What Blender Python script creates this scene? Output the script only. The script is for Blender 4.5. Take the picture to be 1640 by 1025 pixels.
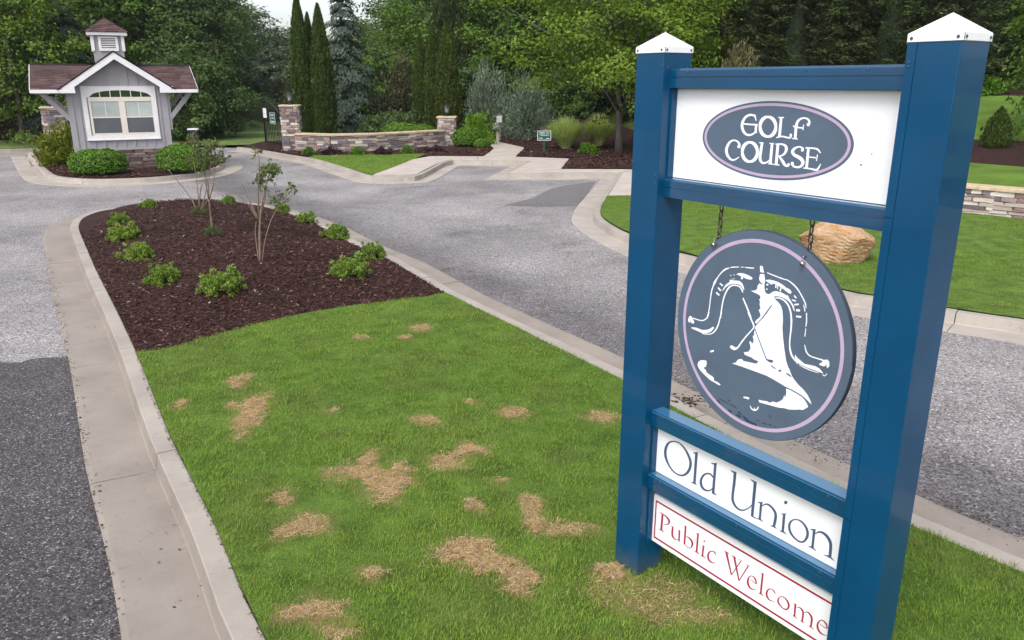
import bpy, bmesh, math, random
import numpy as np
from mathutils import Vector, Matrix
from mathutils.geometry import delaunay_2d_cdt, tessellate_polygon

for o in list(bpy.data.objects): bpy.data.objects.remove(o)
SC = bpy.context.scene
COL = SC.collection
R = math.radians

# ------------------------------------------------------------------ camera, sky, sun, exposure
CAM_H, PITCH, FPX = 2.884, R(16.74), 1266.6
cd = bpy.data.cameras.new('camera'); cam = bpy.data.objects.new('camera', cd); COL.objects.link(cam)
cam.location = (0, 0, CAM_H); cam.rotation_euler = (R(90) - PITCH, 0, 0)
cd.sensor_width = 36; cd.lens = FPX / 1640 * 36; cd.clip_start = 0.05; cd.clip_end = 1500
SC.camera = cam
SUN_EL, SUN_AZ = R(52), R(206)          # azimuth clockwise from +Y: behind and left of the camera
w = bpy.data.worlds.new('World'); SC.world = w; w.use_nodes = True
nt = w.node_tree; nt.nodes.clear()
sky = nt.nodes.new('ShaderNodeTexSky'); sky.sky_type = 'NISHITA'; sky.sun_disc = False
sky.sun_elevation = SUN_EL; sky.sun_rotation = SUN_AZ; sky.air_density = 1.0; sky.dust_density = 3.0; sky.ozone_density = 1.0
hsv = nt.nodes.new('ShaderNodeHueSaturation'); hsv.inputs['Saturation'].default_value = 0.35     # overcast: the cloud layer greys the sky
bg = nt.nodes.new('ShaderNodeBackground'); bg.inputs['Strength'].default_value = 0.15
wo = nt.nodes.new('ShaderNodeOutputWorld')
nt.links.new(sky.outputs[0], hsv.inputs['Color']); nt.links.new(hsv.outputs[0], bg.inputs['Color']); nt.links.new(bg.outputs[0], wo.inputs[0])
sd = bpy.data.lights.new('sun', 'SUN'); sun = bpy.data.objects.new('sun', sd); COL.objects.link(sun)
sd.energy = 0.8; sd.angle = R(24); sd.color = (1.0, 0.96, 0.9)
sv = Vector((math.sin(SUN_AZ) * math.cos(SUN_EL), math.cos(SUN_AZ) * math.cos(SUN_EL), math.sin(SUN_EL)))
sun.rotation_euler = sv.to_track_quat('Z', 'Y').to_euler()
VS = SC.view_settings; VS.view_transform = 'Standard'; VS.look = 'None'; VS.gamma = 1; VS.use_curve_mapping = False; VS.exposure = 1.0

# ------------------------------------------------------------------ helpers: places
def ray(px, py):
    a = (px - 820) / FPX; b = -(py - 512.5) / FPX; c, s = math.cos(PITCH), math.sin(PITCH)
    return (a, c + b * s, -s + b * c)
def at(px, py, z=0.0):                    # the point of the level z that lies along this line of sight
    r = ray(px, py); t = (z - CAM_H) / r[2]; return (r[0] * t, r[1] * t)
def ats(pts, z=0.0): return [at(x, y, z) for x, y in pts]
def pz(px, py, Y):                        # x and height at distance Y
    r = ray(px, py); t = Y / r[1]; return (r[0] * t, CAM_H + r[2] * t)
def vnoise(x, y, seed=0):                 # smooth value noise on arrays
    x = np.asarray(x, float); y = np.asarray(y, float)
    xi = np.floor(x).astype(np.int64); yi = np.floor(y).astype(np.int64); fx = x - xi; fy = y - yi
    def h(a, b):
        n = (a * 374761393 + b * 668265263 + seed * 974634) & 0x7fffffff
        n = ((n ^ (n >> 13)) * 1274126177) & 0x7fffffff
        return ((n ^ (n >> 16)) & 0xffff) / 65535.0
    u = fx * fx * (3 - 2 * fx); v = fy * fy * (3 - 2 * fy)
    return (h(xi, yi) * (1 - u) + h(xi + 1, yi) * u) * (1 - v) + (h(xi, yi + 1) * (1 - u) + h(xi + 1, yi + 1) * u) * v
def inside(X, Y, poly):
    p = np.asarray(poly, float); r = np.zeros(len(X), bool); j = len(p) - 1
    for i in range(len(p)):
        a, b = p[i], p[j]
        c = ((a[1] > Y) != (b[1] > Y)) & (X < (b[0] - a[0]) * (Y - a[1]) / (b[1] - a[1] + 1e-12) + a[0])
        r ^= c; j = i
    return r
def resample(pts, step, closed=False):
    P = [Vector(p) for p in pts]
    if closed: P.append(P[0].copy())
    out = []
    for a, b in zip(P, P[1:]):
        n = max(1, int(round((b - a).length / step)))
        for k in range(n): out.append(a.lerp(b, k / n))
    if not closed: out.append(P[-1])
    return out
def smooth(pts, n=4, closed=False):       # Catmull-Rom
    P = [Vector(p) for p in pts]; N = len(P); out = []
    for i in range(N if closed else N - 1):
        if closed: p0, p1, p2, p3 = P[i - 1], P[i], P[(i + 1) % N], P[(i + 2) % N]
        else: p1, p2 = P[i], P[i + 1]; p0 = P[i - 1] if i else p1 * 2 - p2; p3 = P[i + 2] if i + 2 < N else p2 * 2 - p1
        for k in range(n):
            t = k / n
            out.append(0.5 * ((2 * p1) + (p2 - p0) * t + (2 * p0 - 5 * p1 + 4 * p2 - p3) * t * t + (3 * p1 - 3 * p2 + p3 - p0) * t ** 3))
    if not closed: out.append(P[-1])
    return out

# ------------------------------------------------------------------ helpers: materials
MATS = {}
def new_mat(name):
    m = bpy.data.materials.new(name); m.use_nodes = True; t = m.node_tree; t.nodes.clear()
    out = t.nodes.new('ShaderNodeOutputMaterial'); b = t.nodes.new('ShaderNodeBsdfPrincipled')
    t.links.new(b.outputs[0], out.inputs[0]); MATS[name] = m
    return m, t, b, out
def noise(t, scale, detail=4, rough=0.6, coord='Object', dist=0.0, stretch=None):
    tc = t.nodes.new('ShaderNodeTexCoord'); n = t.nodes.new('ShaderNodeTexNoise')
    n.inputs['Scale'].default_value = scale; n.inputs['Detail'].default_value = detail; n.inputs['Roughness'].default_value = rough; n.inputs['Distortion'].default_value = dist
    if stretch:
        mp = t.nodes.new('ShaderNodeMapping'); mp.inputs['Scale'].default_value = stretch
        t.links.new(tc.outputs[coord], mp.inputs[0]); t.links.new(mp.outputs[0], n.inputs['Vector'])
    else: t.links.new(tc.outputs[coord], n.inputs['Vector'])
    return n
def ramp(t, src, stops):
    r = t.nodes.new('ShaderNodeValToRGB'); e = r.color_ramp.elements
    while len(e) < len(stops): e.new(0.5)
    for k, (p, c) in enumerate(stops): e[k].position = p; e[k].color = (*c, 1)
    t.links.new(src, r.inputs[0]); return r
def mixc(t, fac, a, b, mode='MIX'):
    m = t.nodes.new('ShaderNodeMix'); m.data_type = 'RGBA'; m.blend_type = mode
    for k, v in ((0, fac), (6, a), (7, b)):
        if hasattr(v, 'is_linked') or isinstance(v, bpy.types.NodeSocket): t.links.new(v, m.inputs[k])
        elif k: m.inputs[k].default_value = (*v, 1)
        else: m.inputs[k].default_value = v
    return m.outputs[2]
def bump(t, b, height, strength, dist=0.01):
    n = t.nodes.new('ShaderNodeBump'); n.inputs['Strength'].default_value = strength; n.inputs['Distance'].default_value = dist
    t.links.new(height, n.inputs['Height']); t.links.new(n.outputs[0], b.inputs['Normal'])
def mat(name, col, rough=0.6, var=0.15, scale=6, bmp=0.0, bscale=60, metal=0.0, spec=0.5, dist=0.004, coord='Object', stretch=None):
    m, t, b, o = new_mat(name)
    n = noise(t, scale, 5, 0.65, coord, stretch=stretch)
    lo = tuple(c * (1 - var) for c in col); hi = tuple(min(1, c * (1 + var)) for c in col)
    r = ramp(t, n.outputs[0], [(0.3, lo), (0.7, hi)]); t.links.new(r.outputs[0], b.inputs['Base Color'])
    b.inputs['Roughness'].default_value = rough; b.inputs['Metallic'].default_value = metal; b.inputs['Specular IOR Level'].default_value = spec
    if bmp: bump(t, b, noise(t, bscale, 6, 0.7, coord).outputs[0], bmp, dist)
    return m
def leaf_mat(name, col, trans=0.25, rough=0.55, spec=0.3):
    m, t, b, o = new_mat(name)
    a = t.nodes.new('ShaderNodeAttribute'); a.attribute_name = 'tint'
    oi = t.nodes.new('ShaderNodeObjectInfo'); rr = ramp(t, oi.outputs['Random'], [(0.0, (0.86, 0.92, 0.9)), (1.0, (1.14, 1.06, 1.0))])
    c = mixc(t, 1.0, mixc(t, 1.0, col, a.outputs['Color'], 'MULTIPLY'), rr.outputs[0], 'MULTIPLY')
    t.links.new(c, b.inputs['Base Color']); b.inputs['Roughness'].default_value = rough; b.inputs['Specular IOR Level'].default_value = spec
    if trans:
        tr = t.nodes.new('ShaderNodeBsdfTranslucent'); t.links.new(mixc(t, 1.0, c, (1.0, 1.15, 0.6), 'MULTIPLY'), tr.inputs['Color'])
        mx = t.nodes.new('ShaderNodeMixShader'); mx.inputs[0].default_value = trans
        t.links.new(b.outputs[0], mx.inputs[1]); t.links.new(tr.outputs[0], mx.inputs[2]); t.links.new(mx.outputs[0], o.inputs[0])
    return m

# ------------------------------------------------------------------ helpers: meshes and objects
def setp(o, label=None, cat=None, group=None, kind=None):
    for k, v in (('label', label), ('category', cat), ('group', group), ('kind', kind)):
        if v: o[k] = v
    return o
def link(name, data, parent=None, loc=None):
    o = bpy.data.objects.new(name, data); COL.objects.link(o)
    if parent is not None: o.parent = parent
    if loc is not None: o.location = loc
    return o
def thing(name, loc, rz=0.0, label=None, cat=None, group=None, kind=None):
    o = link(name, None, None, loc); o.rotation_euler = (0, 0, rz); o.empty_display_size = 0.2
    return setp(o, label, cat, group, kind)
class MB:
    def __init__(s): s.v = []; s.f = []
    def add(s, vs, fs):
        k = len(s.v); s.v += [tuple(p) for p in vs]; s.f += [tuple(i + k for i in f) for f in fs]; return s
    def box(s, x0, y0, z0, x1, y1, z1, b=0.0):
        if b <= 0:
            return s.add([(x0, y0, z0), (x1, y0, z0), (x1, y1, z0), (x0, y1, z0), (x0, y0, z1), (x1, y0, z1), (x1, y1, z1), (x0, y1, z1)],
                         [(3, 2, 1, 0), (4, 5, 6, 7), (0, 1, 5, 4), (1, 2, 6, 5), (2, 3, 7, 6), (3, 0, 4, 7)])
        bm = bmesh.new(); bmesh.ops.create_cube(bm, size=1)
        for v in bm.verts: v.co = Vector(((x0 + x1) / 2 + v.co.x * (x1 - x0), (y0 + y1) / 2 + v.co.y * (y1 - y0), (z0 + z1) / 2 + v.co.z * (z1 - z0)))
        bmesh.ops.bevel(bm, geom=bm.edges[:], offset=b, segments=1, affect='EDGES'); bm.verts.ensure_lookup_table()
        bm.verts.index_update(); s.add([v.co[:] for v in bm.verts], [[v.index for v in f.verts] for f in bm.faces]); bm.free(); return s
    def prism(s, poly, a, b, axis='y'):   # poly in the two other axes, extruded along axis from a to b
        n = len(poly)
        P = (lambda p, t: (p[0], t, p[1])) if axis == 'y' else ((lambda p, t: (p[0], p[1], t)) if axis == 'z' else (lambda p, t: (t, p[0], p[1])))
        vs = [P(p, a) for p in poly] + [P(p, b) for p in poly]
        return s.add(vs, [tuple(range(n)), tuple(range(2 * n - 1, n - 1, -1))] + [(i, i + n, (i + 1) % n + n, (i + 1) % n) for i in range(n)])
    def tube(s, pts, rad, n=6, cap=True):
        P = [Vector(p) for p in pts]; rr = rad if hasattr(rad, '__len__') else [rad] * len(P); k = len(s.v); up = Vector((0.13, 0.31, 0.94)).normalized()
        for i, p in enumerate(P):
            t = (P[min(i + 1, len(P) - 1)] - P[max(i - 1, 0)]).normalized()
            a = t.cross(up)
            if a.length < 0.1: a = t.cross(Vector((1, 0, 0)))
            a.normalize(); b = t.cross(a)
            for j in range(n):
                c = 2 * math.pi * j / n; s.v.append(tuple(p + (a * math.cos(c) + b * math.sin(c)) * rr[i]))
        for i in range(len(P) - 1):
            for j in range(n): s.f.append((k + i * n + j, k + i * n + (j + 1) % n, k + (i + 1) * n + (j + 1) % n, k + (i + 1) * n + j))
        if cap: s.f.append(tuple(k + j for j in range(n - 1, -1, -1))); s.f.append(tuple(k + (len(P) - 1) * n + j for j in range(n)))
        return s
    def lathe(s, prof, n=12, c=(0, 0)):
        k = len(s.v)
        for r, z in prof:
            for j in range(n): a = 2 * math.pi * j / n; s.v.append((c[0] + r * math.cos(a), c[1] + r * math.sin(a), z))
        for i in range(len(prof) - 1):
            for j in range(n): s.f.append((k + i * n + j, k + i * n + (j + 1) % n, k + (i + 1) * n + (j + 1) % n, k + (i + 1) * n + j))
        s.f.append(tuple(k + j for j in range(n - 1, -1, -1))); s.f.append(tuple(k + (len(prof) - 1) * n + j for j in range(n)))
        return s
    def mesh(s, name, m, smooth=False):
        me = bpy.data.meshes.new(name); me.from_pydata(s.v, [], s.f); me.validate()
        bm = bmesh.new(); bm.from_mesh(me); bmesh.ops.recalc_face_normals(bm, faces=bm.faces[:]); bm.to_mesh(me); bm.free()
        if m: me.materials.append(m)
        if smooth: me.polygons.foreach_set('use_smooth', [True] * len(me.polygons))
        return me
    def build(s, name, m, parent=None, loc=None, smooth=False): return link(name, s.mesh(name, m, smooth), parent, loc)
def bevelled(o, wdt=0.004, seg=2):
    md = o.modifiers.new('bevel', 'BEVEL'); md.width = wdt; md.segments = seg; md.limit_method = 'ANGLE'; return o
def fast_mesh(name, V, F, m, tint=None, smooth=False):        # F: (n,k) array of faces of k corners
    me = bpy.data.meshes.new(name); V = np.asarray(V, np.float32); F = np.asarray(F, np.int32); n, k = F.shape
    me.vertices.add(len(V)); me.vertices.foreach_set('co', V.ravel())
    me.loops.add(n * k); me.loops.foreach_set('vertex_index', F.ravel())
    me.polygons.add(n); me.polygons.foreach_set('loop_start', np.arange(0, n * k, k, dtype=np.int32)); me.polygons.foreach_set('loop_total', np.full(n, k, np.int32))
    if smooth: me.polygons.foreach_set('use_smooth', np.ones(n, bool))
    if tint is not None:
        a = me.attributes.new('tint', 'FLOAT_COLOR', 'POINT'); c = np.ones((len(V), 4), np.float32); c[:, :3] = tint; a.data.foreach_set('color', c.ravel())
    me.materials.append(m); me.update(calc_edges=True); return me
def surface(name, poly, step, zf, m, label=None, kind='structure', smoothed=True):    # a sheet over any outline, following the height zf(x, y)
    B = resample(poly, step, True); b = np.array([p[:2] for p in B]); x0, y0 = b.min(0); x1, y1 = b.max(0)
    gx, gy = np.meshgrid(np.arange(x0 + step * .5, x1, step), np.arange(y0 + step * .5, y1, step)); gx = gx.ravel(); gy = gy.ravel()
    k = inside(gx, gy, b); gx, gy = gx[k], gy[k]
    d = np.min(np.hypot(gx[:, None] - b[None, :, 0], gy[:, None] - b[None, :, 1]), axis=1) if len(gx) * len(b) < 6e6 else np.full(len(gx), 9.)
    gx, gy = gx[d > step * .35], gy[d > step * .35]
    vs = [Vector(p[:2]) for p in B] + [Vector((x, y)) for x, y in zip(gx, gy)]; n = len(B)
    v2, _, f2, *_ = delaunay_2d_cdt(vs, [(i, (i + 1) % n) for i in range(n)], [], 1, 1e-5)
    V = np.array([p[:] for p in v2]); Z = zf(V[:, 0], V[:, 1]) + np.zeros(len(V))
    me = bpy.data.meshes.new(name); me.from_pydata(np.c_[V, Z].tolist(), [], f2); me.materials.append(m)
    bm = bmesh.new(); bm.from_mesh(me); bmesh.ops.recalc_face_normals(bm, faces=bm.faces[:])
    if sum(f.normal.z for f in bm.faces) < 0: bmesh.ops.reverse_faces(bm, faces=bm.faces[:])
    bm.to_mesh(me); bm.free()
    if smoothed: me.polygons.foreach_set('use_smooth', [True] * len(me.polygons))
    return setp(link(name, me), label, None, None, kind)
def unit(a): return a / (np.linalg.norm(a, axis=-1, keepdims=True) + 1e-9)
def leaf_quads(P, A, N, L, W, fold=0.12):
    A = unit(A); S = unit(np.cross(A, N)); U = np.cross(S, A); L = np.asarray(L).reshape(-1, 1); W = np.asarray(W).reshape(-1, 1)
    V = np.stack([P - A * L / 2, P + S * W / 2 + U * L * fold, P + A * L / 2, P - S * W / 2 + U * L * fold], 1).reshape(-1, 3)
    return V, np.arange(len(V)).reshape(-1, 4)
def tints(rng, n, base=(1, 1, 1), spread=0.2, warm=0.0, wcol=(1.35, 1.1, 0.5)):
    c = np.ones((n, 3)) * np.array(base); c *= (1 + rng.uniform(-spread, spread, (n, 1)))
    k = rng.random((n, 1)) * warm; return c * (1 - k) + c * np.array(wcol) * k
def rep4(t): return np.repeat(t, 4, axis=0)

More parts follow.
